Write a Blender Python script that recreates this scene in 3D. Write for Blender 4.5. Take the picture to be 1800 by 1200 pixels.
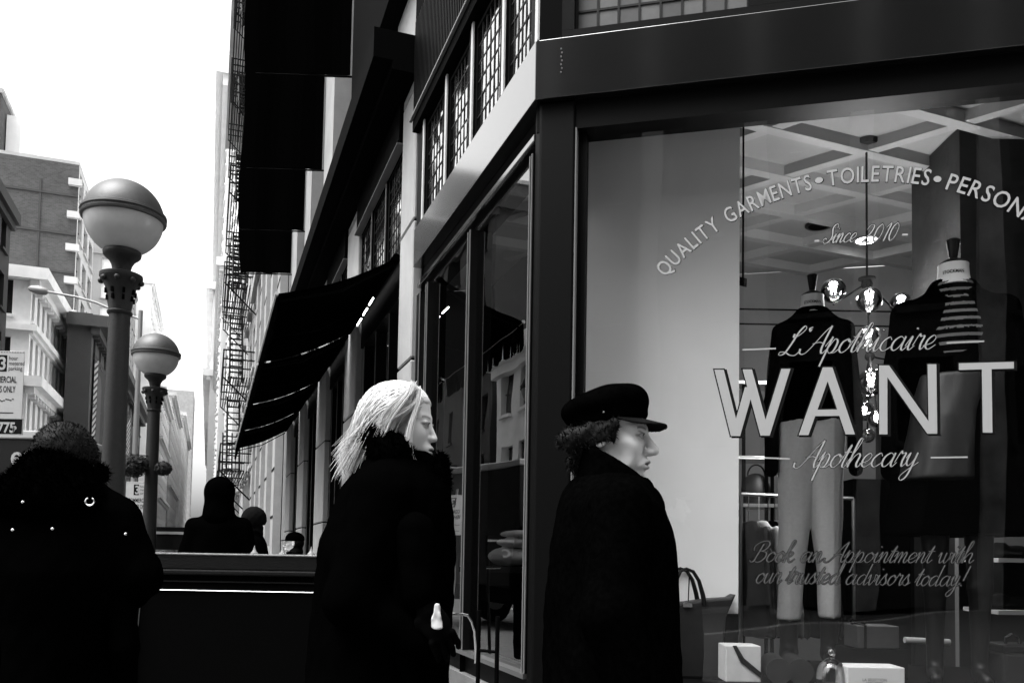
import bpy, bmesh, math, random
import numpy as np
from mathutils import Vector, Matrix
random.seed(7); np.random.seed(7)
for o in list(bpy.data.objects): bpy.data.objects.remove(o)
SC = bpy.context.scene
COL = SC.collection
# ------------------------------------------------------------------ camera
F = 1500.0; PIT = math.radians(3.0); ROL = math.radians(1.0); SHY = 300.0
FW = np.array([0, math.cos(PIT), math.sin(PIT)]); R0 = np.array([1., 0, 0]); U0 = np.array([0, -math.sin(PIT), math.cos(PIT)])
UPV = U0 * math.cos(ROL) - R0 * math.sin(ROL); RTV = R0 * math.cos(ROL) + U0 * math.sin(ROL)
CAM = np.array([0, 0, 1.25])
cd = bpy.data.cameras.new('camera'); cam = bpy.data.objects.new('camera', cd); COL.objects.link(cam)
cd.sensor_fit = 'HORIZONTAL'; cd.sensor_width = 36.0; cd.lens = 36.0 * F / 1800; cd.shift_y = SHY / 1800
cd.clip_start = 0.05; cd.clip_end = 4000
m = Matrix.Identity(4)
for i, v in enumerate((RTV, UPV, -FW)):
    for j in range(3): m[j][i] = v[j]
m.translation = Vector(CAM); cam.matrix_world = m
SC.camera = cam
# ------------------------------------------------------------------ sky, sun, exposure: black-and-white overcast day
SUN_EL, SUN_AZ = math.radians(66), math.radians(-122)      # azimuth from +Y towards +X
w = bpy.data.worlds.new('World'); SC.world = w; w.use_nodes = True
nt = w.node_tree; nt.nodes.clear()
sky = nt.nodes.new('ShaderNodeTexSky'); sky.sky_type = 'NISHITA'; sky.sun_disc = False
sky.sun_elevation = SUN_EL; sky.sun_rotation = SUN_AZ; sky.air_density = 2.0; sky.dust_density = 6.0; sky.ozone_density = 1.0
bw = nt.nodes.new('ShaderNodeRGBToBW'); bgd = nt.nodes.new('ShaderNodeBackground'); wo = nt.nodes.new('ShaderNodeOutputWorld')
nt.links.new(sky.outputs[0], bw.inputs[0]); nt.links.new(bw.outputs[0], bgd.inputs[0]); nt.links.new(bgd.outputs[0], wo.inputs[0])
bgd.inputs[1].default_value = 0.15
sd = bpy.data.lights.new('sun', 'SUN'); sd.energy = 1.0; sd.angle = math.radians(32); sd.color = (1, 1, 1)
sun = bpy.data.objects.new('sun', sd); COL.objects.link(sun)
dv = Vector((math.sin(SUN_AZ) * math.cos(SUN_EL), math.cos(SUN_AZ) * math.cos(SUN_EL), math.sin(SUN_EL)))
sun.rotation_euler = dv.to_track_quat('Z', 'Y').to_euler(); sun.location = (-6, 6, 40)
vs = SC.view_settings; SC.display_settings.display_device = 'sRGB'
vs.view_transform = 'Standard'; vs.look = 'None'; vs.gamma = 1.0; vs.use_curve_mapping = False; vs.exposure = 1.7
# ------------------------------------------------------------------ geometry of the place
def ray(px, py): return FW + RTV * (px - 900) / F - UPV * (py - 600 - SHY) / F
def P(px, py, Y):
    d = ray(px, py); return CAM + d * Y / d[1]
D2 = np.array([-0.33481471, 0.94228398, 0.0])    # along the side street
D1 = np.array([0.9716195, -0.23654923, 0.0])     # along the shop front
N2 = np.array([-0.94228398, -0.33481471, 0.0])   # out of the side facade, to the street
N1 = np.array([-0.23654923, -0.9716195, 0.0])    # out of the shop front, to the viewer
Z = np.array([0, 0, 1.0])
C0 = np.array([0.07064934, 3.75, 0.0])           # the building's corner
def SD(t, z, p=0): return C0 + D2 * t + N2 * p + Z * z
def FR(a, z, p=0): return C0 + D1 * a + N1 * p + Z * z
def ST(s, l, z=0): return D2 * s + N2 * l + Z * z     # street frame: along, to the left, up
def on_front(px, py, p=0):
    d = ray(px, py); o = C0 + N1 * p; k = ((o - CAM) @ N1) / (d @ N1); q = CAM + d * k; return (q - C0) @ D1, q[2]
def on_side(px, py, p=0):
    d = ray(px, py); o = C0 + N2 * p; k = ((o - CAM) @ N2) / (d @ N2); q = CAM + d * k; return (q - C0) @ D2, q[2]
# ------------------------------------------------------------------ materials (all neutral: the photograph is black and white)
def mat(name, col, rough=.6, metal=0., spec=.5, var=0., scale=8., bump=0., bscale=60., coat=0., stretch=None):
    m = bpy.data.materials.new(name); m.use_nodes = True; n = m.node_tree; b = n.nodes['Principled BSDF']
    b.inputs['Base Color'].default_value = (col, col, col, 1); b.inputs['Roughness'].default_value = rough
    b.inputs['Metallic'].default_value = metal; b.inputs['Specular IOR Level'].default_value = spec
    b.inputs['Coat Weight'].default_value = coat; b.inputs['Coat Roughness'].default_value = .08
    if var or bump:
        g = n.nodes.new('ShaderNodeNewGeometry'); mp = n.nodes.new('ShaderNodeMapping')
        if stretch: mp.inputs['Scale'].default_value = stretch
        n.links.new(g.outputs['Position'], mp.inputs[0])
    if var:
        t = n.nodes.new('ShaderNodeTexNoise'); t.inputs['Scale'].default_value = scale; t.inputs['Detail'].default_value = 6; t.inputs['Roughness'].default_value = .65
        r = n.nodes.new('ShaderNodeMapRange'); r.inputs[1].default_value = .25; r.inputs[2].default_value = .75
        r.inputs[3].default_value = col * (1 - var); r.inputs[4].default_value = col * (1 + var)
        n.links.new(mp.outputs[0], t.inputs['Vector']); n.links.new(t.outputs[0], r.inputs[0]); n.links.new(r.outputs[0], b.inputs['Base Color'])
    if bump:
        t2 = n.nodes.new('ShaderNodeTexNoise'); t2.inputs['Scale'].default_value = bscale; t2.inputs['Detail'].default_value = 5
        bp = n.nodes.new('ShaderNodeBump'); bp.inputs['Strength'].default_value = bump; bp.inputs['Distance'].default_value = .01
        n.links.new(mp.outputs[0], t2.inputs['Vector']); n.links.new(t2.outputs[0], bp.inputs['Height']); n.links.new(bp.outputs[0], b.inputs['Normal'])
    return m
def glass_mat(name, tint=.9, boost=1.5, rough=0.0, ior=1.5, wav=0.0, floor=0.0):
    m = bpy.data.materials.new(name); m.use_nodes = True; n = m.node_tree; n.nodes.clear()
    out = n.nodes.new('ShaderNodeOutputMaterial'); mx = n.nodes.new('ShaderNodeMixShader'); tr = n.nodes.new('ShaderNodeBsdfTransparent'); gl = n.nodes.new('ShaderNodeBsdfGlossy')
    tr.inputs[0].default_value = (tint, tint, tint, 1); gl.inputs['Roughness'].default_value = rough; gl.inputs[0].default_value = (1, 1, 1, 1)
    fr = n.nodes.new('ShaderNodeFresnel'); fr.inputs[0].default_value = ior
    ma = n.nodes.new('ShaderNodeMath'); ma.operation = 'MULTIPLY_ADD'; ma.use_clamp = True; ma.inputs[1].default_value = boost; ma.inputs[2].default_value = floor
    n.links.new(fr.outputs[0], ma.inputs[0]); n.links.new(ma.outputs[0], mx.inputs[0]); n.links.new(tr.outputs[0], mx.inputs[1]); n.links.new(gl.outputs[0], mx.inputs[2]); n.links.new(mx.outputs[0], out.inputs[0])
    if wav:
        g = n.nodes.new('ShaderNodeNewGeometry'); t = n.nodes.new('ShaderNodeTexNoise'); t.inputs['Scale'].default_value = 1.6; t.inputs['Detail'].default_value = 1
        bp = n.nodes.new('ShaderNodeBump'); bp.inputs['Strength'].default_value = wav; bp.inputs['Distance'].default_value = .02
        n.links.new(g.outputs['Position'], t.inputs['Vector']); n.links.new(t.outputs[0], bp.inputs['Height']); n.links.new(bp.outputs[0], gl.inputs['Normal']); n.links.new(bp.outputs[0], fr.inputs['Normal'])
    return m
def emit(name, s):
    m = bpy.data.materials.new(name); m.use_nodes = True; n = m.node_tree; n.nodes.clear()
    e = n.nodes.new('ShaderNodeEmission'); e.inputs[1].default_value = s; o = n.nodes.new('ShaderNodeOutputMaterial'); n.links.new(e.outputs[0], o.inputs[0]); return m
def brick_mat(name, c1, c2, mortar, ang, sc=1.0):
    m = bpy.data.materials.new(name); m.use_nodes = True; n = m.node_tree; b = n.nodes['Principled BSDF']; b.inputs['Roughness'].default_value = .9
    g = n.nodes.new('ShaderNodeNewGeometry'); mp = n.nodes.new('ShaderNodeMapping'); mp.inputs['Rotation'].default_value = (0, 0, -ang)
    sx = n.nodes.new('ShaderNodeSeparateXYZ'); cx = n.nodes.new('ShaderNodeCombineXYZ'); br = n.nodes.new('ShaderNodeTexBrick')
    br.inputs['Color1'].default_value = (c1,) * 3 + (1,); br.inputs['Color2'].default_value = (c2,) * 3 + (1,); br.inputs['Mortar'].default_value = (mortar,) * 3 + (1,)
    br.inputs['Scale'].default_value = sc; br.inputs['Brick Width'].default_value = .8; br.inputs['Row Height'].default_value = .32; br.inputs['Mortar Size'].default_value = .02; br.inputs['Bias'].default_value = 0
    no = n.nodes.new('ShaderNodeTexNoise'); no.inputs['Scale'].default_value = .35; no.inputs['Detail'].default_value = 7; no.inputs['Roughness'].default_value = .7
    mr = n.nodes.new('ShaderNodeMapRange'); mr.inputs[1].default_value = .3; mr.inputs[2].default_value = .7; mr.inputs[3].default_value = .72; mr.inputs[4].default_value = 1.25
    mu = n.nodes.new('ShaderNodeMix'); mu.data_type = 'RGBA'; mu.blend_type = 'MULTIPLY'; mu.inputs[0].default_value = 1
    L = n.links.new
    L(g.outputs['Position'], mp.inputs[0]); L(mp.outputs[0], sx.inputs[0]); L(sx.outputs[0], cx.inputs[0]); L(sx.outputs[2], cx.inputs[1]); L(cx.outputs[0], br.inputs[0])
    L(g.outputs['Position'], no.inputs['Vector']); L(no.outputs[0], mr.inputs[0]); L(br.outputs[0], mu.inputs[6]); L(mr.outputs[0], mu.inputs[7]); L(mu.outputs[2], b.inputs['Base Color'])
    return m
M = dict(
    paint=mat('black_gloss_paint', .004, .16, spec=1.0, var=.25, scale=3, coat=1.0),
    paint_dull=mat('black_satin_paint', .002, .5, spec=.06),
    iron=mat('cast_iron_paint', .004, .55, spec=.12, var=.4, scale=40, bump=.25, bscale=150),
    iron_top=mat('lit_iron', .16, .5, spec=.5, var=.5, scale=30, bump=.3, bscale=120),  # paler than the other iron: light on upward faces put into the colour
    steel=mat('brushed_steel', .6, .3, metal=1.0),
    chrome=mat('chrome', .8, .08, metal=1.0),
    stone=mat('pale_limestone', .3, .8, var=.16, scale=3, bump=.15, bscale=80),
    joint=mat('dark_joint', .006, .9, spec=.1),
    awning=mat('black_canvas', .0008, .95, spec=.0),
    banner=mat('black_banner_cloth', .0008, .95, spec=.0),
    lit_face=mat('lit_mullion_face', .5, .6),
    wool=mat('black_wool', .0007, .95, spec=.0, var=.6, scale=60),
    wool2=mat('black_nylon', .0006, .9, spec=.0),
    fur=mat('black_fur', .0006, .95, spec=.0),
    charc=mat('charcoal_knit', .004, .95, spec=.05, var=.5, scale=120),
    lead=mat('lead_bars', .003, .5, spec=.2),
    wallwhite=mat('display_panel_white', .76, .75, var=.05, scale=2),
    ceil=mat('shop_ceiling', .24, .8, var=.06, scale=3),
    rib=mat('ceiling_rib', .28, .7),
    wallgrey=mat('shop_wall', .22, .8, var=.12, scale=2),
    walldark=mat('dark_plaster', .012, .8, var=.6, scale=5, bump=.4, bscale=12),
    floor=mat('shop_floor', .05, .4),
    black=mat('matt_black', .0008, .9, spec=.03),
    bulb=emit('lit_bulb', 22.0),
    glow=emit('lit_downlight', 6.0),
    letter=mat('white_vinyl_letter', .3, .6),
    letter_dim=mat('grey_vinyl_letter', .07, .6),
    letter_dark=mat('black_vinyl_edge', .004, .6, spec=.1),
    white=mat('white_card', .6, .6),
    cream=mat('pale_cloth', .5, .9, var=.08, scale=30),
    trouser=mat('pale_wool_trouser', .72, .9, var=.08, scale=60, spec=.1),
    neck=mat('linen_neck', .75, .85),
    leather=mat('grey_leather', .009, .5, var=.5, scale=12),
    leather_dk=mat('dark_leather', .0025, .45, spec=.25),
    box=mat('grey_gift_paper', .028, .6, var=.2, scale=20),
    asphalt=mat('asphalt', .05, .9, var=.25, scale=30, bump=.3, bscale=200),
    paving=mat('pavement_concrete', .07, .85, var=.2, scale=4, bump=.2, bscale=90),
    kerb=mat('kerb_stone', .3, .8, var=.2, scale=6),
    ground=mat('ground', .05, .9, var=.2, scale=.5),
    milk=mat('milky_globe_glass', .42, .3, spec=.5, var=.12, scale=9),
    dome=mat('globe_dome_paint', .042, .45, spec=.5, var=.2, scale=30, bump=.15, bscale=200),
    lamppost=mat('lamp_post_paint', .012, .45, spec=.3, var=.3, scale=50, bump=.2, bscale=160),
    grey_metal=mat('galvanised_metal', .22, .5, metal=.3),
    sign=mat('sign_white', .36, .5, var=.08, scale=10),
    sign_black=mat('sign_black', .0015, .6, spec=.1),
    bstone=mat('white_facade_stone', .8, .8, var=.14, scale=.8),
    bstone2=mat('pale_facade_stone', .5, .8, var=.15, scale=.6),
    bgrey=mat('grey_facade', .38, .85, var=.2, scale=.7),
    bdark=mat('dark_facade', .008, .8, var=.3, scale=.8),
    bdgrey=mat('dark_grey_render', .045, .85, var=.15, scale=1.2),
    bpale=mat('hazed_far_facade', .82, .85, var=.08, scale=.4),  # distance haze put into the wall colour
    pane_dark=mat('dark_window_pane', .02, .2, spec=.4),
    pane_mid=mat('grey_window_pane', .16, .15, spec=.6),
    foliage=mat('dark_foliage', .006, .8, var=.5, scale=30),
    hair_blond=mat('blond_hair', .56, .45, spec=.4, var=.18, scale=90, stretch=(1, 1, .2)),
    hair_dark=mat('dark_hair', .006, .6, spec=.08, var=.5, scale=80),
    truck=mat('dark_truck_paint', .004, .45, spec=.2),
    glass=glass_mat('shop_glass', .93, 1.7, wav=.14),
    sideglass=glass_mat('side_shop_glass', .55, 1.7, wav=.12),
    transom=glass_mat('leaded_pane_glass', .5, 2.2, rough=.06, wav=.5, floor=.05),
    globe=glass_mat('smoked_globe_glass', .5, 2.0, floor=.04),
    cloche=glass_mat('clear_cloche_glass', .93, 2.5, floor=.02),
    btower=mat('pale_tower_stone', .3, .85, var=.1, scale=.5),
    sgrey=mat('striped_light', .12, .9),
    opp=mat('opposite_dark_brick', .03, .9, spec=.1, var=.4, scale=.4),
    oppier=mat('opposite_grey_stone', .24, .9, spec=.1, var=.6, scale=.9),
    knee=mat('grey_plinth', .12, .7, var=.3, scale=6),
)
def obmat(name, col_attr='col', rough=.5, spec=.4):
    m = bpy.data.materials.new(name); m.use_nodes = True; n = m.node_tree; b = n.nodes['Principled BSDF']
    a = n.nodes.new('ShaderNodeVertexColor'); a.layer_name = col_attr; n.links.new(a.outputs[0], b.inputs['Base Color'])
    b.inputs['Roughness'].default_value = rough; b.inputs['Specular IOR Level'].default_value = spec
    mm = n.nodes.new('ShaderNodeMath'); mm.operation = 'MULTIPLY'; mm.inputs[1].default_value = .8; sp = n.nodes.new('ShaderNodeRGBToBW'); n.links.new(a.outputs[0], sp.inputs[0]); n.links.new(sp.outputs[0], mm.inputs[0]); n.links.new(mm.outputs[0], b.inputs['Specular IOR Level'])
    t = n.nodes.new('ShaderNodeTexNoise'); t.inputs['Scale'].default_value = 320; bp = n.nodes.new('ShaderNodeBump'); bp.inputs['Strength'].default_value = .12; bp.inputs['Distance'].default_value = .002
    g = n.nodes.new('ShaderNodeNewGeometry'); n.links.new(g.outputs['Position'], t.inputs['Vector']); n.links.new(t.outputs[0], bp.inputs['Height']); n.links.new(bp.outputs[0], b.inputs['Normal'])
    return m
M['skin'] = obmat('skin')
# ------------------------------------------------------------------ objects
BASE = {}
def tag(o, label, cat, group=None):
    o['label'] = label; o['category'] = cat
    if group: o['group'] = group
    return o
def thing(name, label, cat, loc, group=None):
    o = bpy.data.objects.new(name, None); COL.objects.link(o); o.location = Vector(loc); o.empty_display_size = .1
    BASE[o.name] = np.array(loc, float); return tag(o, label, cat, group)
def link(name, me, parent=None, loc=None):
    o = bpy.data.objects.new(name, me); COL.objects.link(o)
    if parent is not None: o.parent = parent
    if loc is not None: o.location = Vector(np.array(loc) - (BASE[parent.name] if parent is not None else 0))
    BASE[o.name] = np.array(loc, float) if loc is not None else (BASE[parent.name] if parent is not None else np.zeros(3))
    return o
class MB:
    def __init__(s): s.v = []; s.f = []
    def add(s, vs, fs):
        k = len(s.v); s.v += [tuple(map(float, q)) for q in vs]; s.f += [tuple(i + k for i in f) for f in fs]; return s
    def hexa(s, b, t):   # 4 bottom + 4 top
        return s.add(list(b) + list(t), [(3, 2, 1, 0), (4, 5, 6, 7), (0, 1, 5, 4), (1, 2, 6, 5), (2, 3, 7, 6), (3, 0, 4, 7)])
    def box(s, c, u, v, w_):   # centre, half vectors
        c, u, v, w_ = map(np.array, (c, u, v, w_))
        return s.hexa([c - u - v - w_, c + u - v - w_, c + u + v - w_, c - u + v - w_], [c - u - v + w_, c + u - v + w_, c + u + v + w_, c - u + v + w_])
    def abox(s, lo, hi):
        lo, hi = np.array(lo, float), np.array(hi, float); c = (lo + hi) / 2; h = (hi - lo) / 2
        return s.box(c, (h[0], 0, 0), (0, h[1], 0), (0, 0, h[2]))
    def sbox(s, t0, t1, z0, z1, p0, p1):   # box in the side-facade frame
        return s.box(SD((t0 + t1) / 2, (z0 + z1) / 2, (p0 + p1) / 2), D2 * (t1 - t0) / 2, N2 * (p1 - p0) / 2, Z * (z1 - z0) / 2)
    def fbox(s, a0, a1, z0, z1, p0, p1):   # box in the shop-front frame
        return s.box(FR((a0 + a1) / 2, (z0 + z1) / 2, (p0 + p1) / 2), D1 * (a1 - a0) / 2, N1 * (p1 - p0) / 2, Z * (z1 - z0) / 2)
    def stbox(s, s0, s1, l0, l1, z0, z1):
        return s.box(ST((s0 + s1) / 2, (l0 + l1) / 2, (z0 + z1) / 2), D2 * (s1 - s0) / 2, N2 * (l1 - l0) / 2, Z * (z1 - z0) / 2)
    def tube(s, pts, r, n=8, cap=True):
        pts = [np.array(p, float) for p in pts]; R = r if hasattr(r, '__len__') else [r] * len(pts); k0 = len(s.v); prev = None
        for i, p in enumerate(pts):
            d = pts[min(i + 1, len(pts) - 1)] - pts[max(i - 1, 0)]; d = d / (np.linalg.norm(d) + 1e-9)
            if prev is None:
                a = np.array([0, 0, 1.]) if abs(d[2]) < .9 else np.array([1., 0, 0])
                u = np.cross(d, a)
            else: u = prev - d * (prev @ d)
            u /= np.linalg.norm(u) + 1e-9; prev = u; v = np.cross(d, u)
            for j in range(n):
                th = 2 * math.pi * j / n; s.v.append(tuple(p + R[i] * (u * math.cos(th) + v * math.sin(th))))
        for i in range(len(pts) - 1):
            for j in range(n):
                a, b = k0 + i * n + j, k0 + i * n + (j + 1) % n; s.f.append((a, b, b + n, a + n))
        if cap:
            s.f.append(tuple(k0 + j for j in range(n))[::-1]); s.f.append(tuple(k0 + (len(pts) - 1) * n + j for j in range(n)))
        return s
    def lathe(s, c, prof, n=32, ax=None):   # prof: (r, z)
        c = np.array(c, float); k0 = len(s.v)
        for r, z in prof:
            for j in range(n):
                th = 2 * math.pi * j / n; s.v.append((c[0] + r * math.cos(th), c[1] + r * math.sin(th), c[2] + z))
        for i in range(len(prof) - 1):
            for j in range(n):
                a, b = k0 + i * n + j, k0 + i * n + (j + 1) % n; s.f.append((a, b, b + n, a + n))
        s.f.append(tuple(k0 + j for j in range(n))[::-1]); s.f.append(tuple(k0 + (len(prof) - 1) * n + j for j in range(n)))
        return s
    def poly(s, pts, n_, th):   # flat polygon (list of 3D points) thickened by th along n_
        pts = [np.array(p, float) for p in pts]; n_ = np.array(n_); k = len(pts)
        return s.add(pts + [p + n_ * th for p in pts], [tuple(range(k))[::-1], tuple(range(k, 2 * k))] + [(i, (i + 1) % k, (i + 1) % k + k, i + k) for i in range(k)])
    def sphere(s, c, r, n=16, m_=10):
        pr = [(max(1e-4, r * math.sin(math.pi * i / m_)), -r * math.cos(math.pi * i / m_)) for i in range(m_ + 1)]; return s.lathe(c, pr, n)
    def mesh(s, name, material, base=(0, 0, 0), smooth=False, recalc=True):
        me = bpy.data.meshes.new(name); b = np.array(base, float)
        me.from_pydata([tuple(np.array(q) - b) for q in s.v], [], s.f); me.materials.append(material if not isinstance(material, str) else M[material])
        if recalc:
            bm = bmesh.new(); bm.from_mesh(me); bmesh.ops.recalc_face_normals(bm, faces=bm.faces); bm.to_mesh(me); bm.free()
        if smooth:
            for p in me.polygons: p.use_smooth = True
            try: me.set_sharp_from_angle(angle=math.radians(40))
            except Exception: pass
        return me
    def build(s, name, material, parent=None, smooth=False):
        """one mesh object; vertices relative to the parent's base (or to the mesh's own foot when top-level)"""
        if parent is not None: base = BASE[parent.name]; o = link(name, s.mesh(name, material, base, smooth), parent)
        else:
            a = np.array(s.v); base = np.array([(a[:, 0].min() + a[:, 0].max()) / 2, (a[:, 1].min() + a[:, 1].max()) / 2, a[:, 2].min()])
            o = link(name, s.mesh(name, material, base, smooth), None, base)
        return o
def bevel(o, w_=.006, seg=2):
    b = o.modifiers.new('bevel', 'BEVEL'); b.width = w_; b.segments = seg; b.limit_method = 'ANGLE'; return o
def struct(o): o['kind'] = 'structure'; return o
# ------------------------------------------------------------------ implicit surfaces (for bodies and cloth)
def surfnet(fn, lo, hi, h):
    lo = np.array(lo, np.float32); hi = np.array(hi, np.float32); n = np.ceil((hi - lo) / h).astype(int) + 1
    ax = [lo[i] + h * np.arange(n[i], dtype=np.float32) for i in range(3)]
    X, Y, Zz = ax[0][:, None, None], ax[1][None, :, None], ax[2][None, None, :]
    v = np.broadcast_to(fn(X, Y, Zz), tuple(n)).astype(np.float32)
    s = v < 0
    cnt = np.zeros(tuple(n - 1), np.int8)
    for a in (0, 1):
        for b in (0, 1):
            for c in (0, 1): cnt += s[a:n[0] - 1 + a, b:n[1] - 1 + b, c:n[2] - 1 + c]
    act = (cnt > 0) & (cnt < 8); I = np.argwhere(act); idx = -np.ones(act.shape, np.int64); idx[act] = np.arange(len(I))
    acc = np.zeros((len(I), 3), np.float64); num = np.zeros(len(I))
    cs = [(a, b, c) for a in (0, 1) for b in (0, 1) for c in (0, 1)]
    for A in cs:
        for d in range(3):
            if A[d] == 1: continue
            B = list(A); B[d] = 1
            va = v[I[:, 0] + A[0], I[:, 1] + A[1], I[:, 2] + A[2]]; vb = v[I[:, 0] + B[0], I[:, 1] + B[1], I[:, 2] + B[2]]
            cr = (va < 0) != (vb < 0); t = np.where(cr, va / np.where(cr, va - vb, 1), 0)
            p = np.tile(np.array(A, float), (len(I), 1)); p[:, d] = t
            acc[cr] += p[cr]; num += cr
    V = lo + h * (I + acc / num[:, None])
    Fs = []
    for d in range(3):
        u, w_ = (d + 1) % 3, (d + 2) % 3
        sl0 = [slice(None)] * 3; sl1 = [slice(None)] * 3; sl0[d] = slice(0, -1); sl1[d] = slice(1, None)
        df = s[tuple(sl0)] != s[tuple(sl1)]; E = np.argwhere(df)
        ok = (E[:, u] > 0) & (E[:, w_] > 0) & (E[:, u] < n[u] - 1) & (E[:, w_] < n[w_] - 1); E = E[ok]
        def cell(du, dw):
            q = E.copy(); q[:, u] += du; q[:, w_] += dw; return idx[q[:, 0], q[:, 1], q[:, 2]]
        a, b, c, e = cell(-1, -1), cell(0, -1), cell(0, 0), cell(-1, 0)
        ins = s[E[:, 0], E[:, 1], E[:, 2]]
        q = np.stack([a, b, c, e], 1); q[~ins] = q[~ins][:, ::-1]; Fs.append(q)
    return V, np.concatenate(Fs)
def smin(a, b, k):
    h = np.clip(.5 + .5 * (b - a) / k, 0, 1); return b + (a - b) * h - k * h * (1 - h)
def smax(a, b, k): return -smin(-a, -b, k)
def ell(x, y, z, c, r):
    px, py, pz = x - c[0], y - c[1], z - c[2]
    k0 = np.sqrt((px / r[0]) ** 2 + (py / r[1]) ** 2 + (pz / r[2]) ** 2); k1 = np.sqrt((px / r[0] ** 2) ** 2 + (py / r[1] ** 2) ** 2 + (pz / r[2] ** 2) ** 2) + 1e-6
    return k0 * (k0 - 1) / k1
def cap(x, y, z, a, b, ra, rb=None):
    rb = ra if rb is None else rb; a = np.array(a, float); b = np.array(b, float); d = b - a; L2 = d @ d
    t = np.clip(((x - a[0]) * d[0] + (y - a[1]) * d[1] + (z - a[2]) * d[2]) / L2, 0, 1)
    return np.sqrt((x - a[0] - t * d[0]) ** 2 + (y - a[1] - t * d[1]) ** 2 + (z - a[2] - t * d[2]) ** 2) - (ra + (rb - ra) * t)
def wob(x, y, z, f, s=0.): return np.sin(f * x + 1.3 + s) * np.sin(f * 1.13 * y + .7 + s * 2) * np.sin(f * .91 * z + 2.1 - s)
def loft(x, y, z, tab):
    """tab rows: z, cx, cy, rx, ry: an elliptical column with a changing section"""
    T = np.array(tab, float); zz = np.clip(z, T[0, 0], T[-1, 0]); f = [np.interp(zz, T[:, 0], T[:, i]) for i in range(1, 5)]
    q = np.sqrt(((x - f[0]) / f[2]) ** 2 + ((y - f[1]) / f[3]) ** 2); d = (q - 1) * np.minimum(f[2], f[3])
    return smax(d, np.maximum(T[0, 0] - z, z - T[-1, 0]), .015)
def xform(V, yaw, pitch, c, roll=0.):
    """local (x forward, y left, z up) to world; yaw 0 faces +X"""
    cy, sy = math.cos(yaw), math.sin(yaw); cp, sp = math.cos(pitch), math.sin(pitch); cr, sr = math.cos(roll), math.sin(roll)
    Rr = np.array([[1, 0, 0], [0, cr, -sr], [0, sr, cr]]); Rp = np.array([[cp, 0, sp], [0, 1, 0], [-sp, 0, cp]]); Ry = np.array([[cy, -sy, 0], [sy, cy, 0], [0, 0, 1]])
    return V @ (Ry @ Rp @ Rr).T + np.array(c)
def npmesh(name, V, Fq, material, parent, smooth=True, cols=None):
    me = bpy.data.meshes.new(name); b = BASE[parent.name]
    me.from_pydata((V - b).tolist(), [], [tuple(f) for f in Fq.tolist()] if hasattr(Fq, 'tolist') else Fq); me.materials.append(M[material])
    if smooth: me.polygons.foreach_set('use_smooth', [True] * len(me.polygons))
    if cols is not None:
        at = me.color_attributes.new('col', 'FLOAT_COLOR', 'POINT'); c = np.ones((len(V), 4), np.float32); c[:, :3] = cols[:, None]; at.data.foreach_set('color', c.ravel())
    return link(name, me, parent)
# ================================================================== the setting
def sheet(name, pts, z, material):
    b = MB(); b.add([(p[0], p[1], z) for p in pts], [tuple(range(len(pts)))]); o = b.build(name, material); return struct(o)
sheet('ground', [(-900, -400), (900, -400), (900, 1500), (-900, 1500)], -.16, 'ground')
sheet('road', [ST(-60, 4.4), ST(-60, 9.3), ST(600, 9.3), ST(600, 4.4)], -.13, 'asphalt')
b = MB(); b.stbox(-40, 90, -12, 4.2, -.15, 0); pv = struct(b.build('pavement', 'paving'))
k = MB(); k.stbox(-40, 90, 4.202, 4.4, -.15, .006); k.build('kerb', 'kerb', pv)
b = MB(); b.stbox(-40, 600, 9.5, 60, -.15, 0); pv2 = struct(b.build('pavement', 'paving'))
k = MB(); k.stbox(-40, 600, 9.3, 9.498, -.15, .006); k.build('kerb', 'kerb', pv2)

# ================================================================== the corner shop building
shop = thing('corner_shop_building', 'dark corner shop building with pale stone piers and large display window', 'building', C0)
def line_x(p1, p2):   # where the front line at offset p1 meets the side line at offset p2
    A = np.array([[D1[0], -D2[0]], [D1[1], -D2[1]]]); r = (N2 * p2 - N1 * p1)[:2]; s = np.linalg.solve(A, r); return (C0 + D1 * s[0] + N1 * p1)[:2]
def prism(b, pts2, z0, z1):
    return b.poly([(q[0], q[1], z0) for q in pts2], (0, 0, 1), z1 - z0)
def f2(a, p): return FR(a, 0, p)[:2]
def s2(t, p): return SD(t, 0, p)[:2]
# corner post and fascia round the corner
b = MB(); prism(b, [f2(.178, -.036), line_x(-.036, -.036), s2(.085, -.036), s2(.085, -.2), f2(.178, -.2)], 0, 3.31); bevel(b.build('corner_post', 'paint_dull', shop), .008)
b = MB(); prism(b, [line_x(0, 0), f2(4.2, 0), f2(4.2, -.19), line_x(-.19, -.19)], 3.312, 3.585); prism(b, [line_x(0, 0), line_x(-.19, -.19), s2(2.42, -.19), s2(2.42, 0)], 3.312, 3.585)
bevel(b.build('fascia', 'paint', shop), .002)
b = MB()
for i in range(7): b.fbox(.115 + .004 * (i % 2), .121 + .004 * (i % 2), 3.42 + .018 * i, 3.427 + .018 * i, 0, .004)
b.build('fascia_scratch', 'sgrey', shop)
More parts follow.
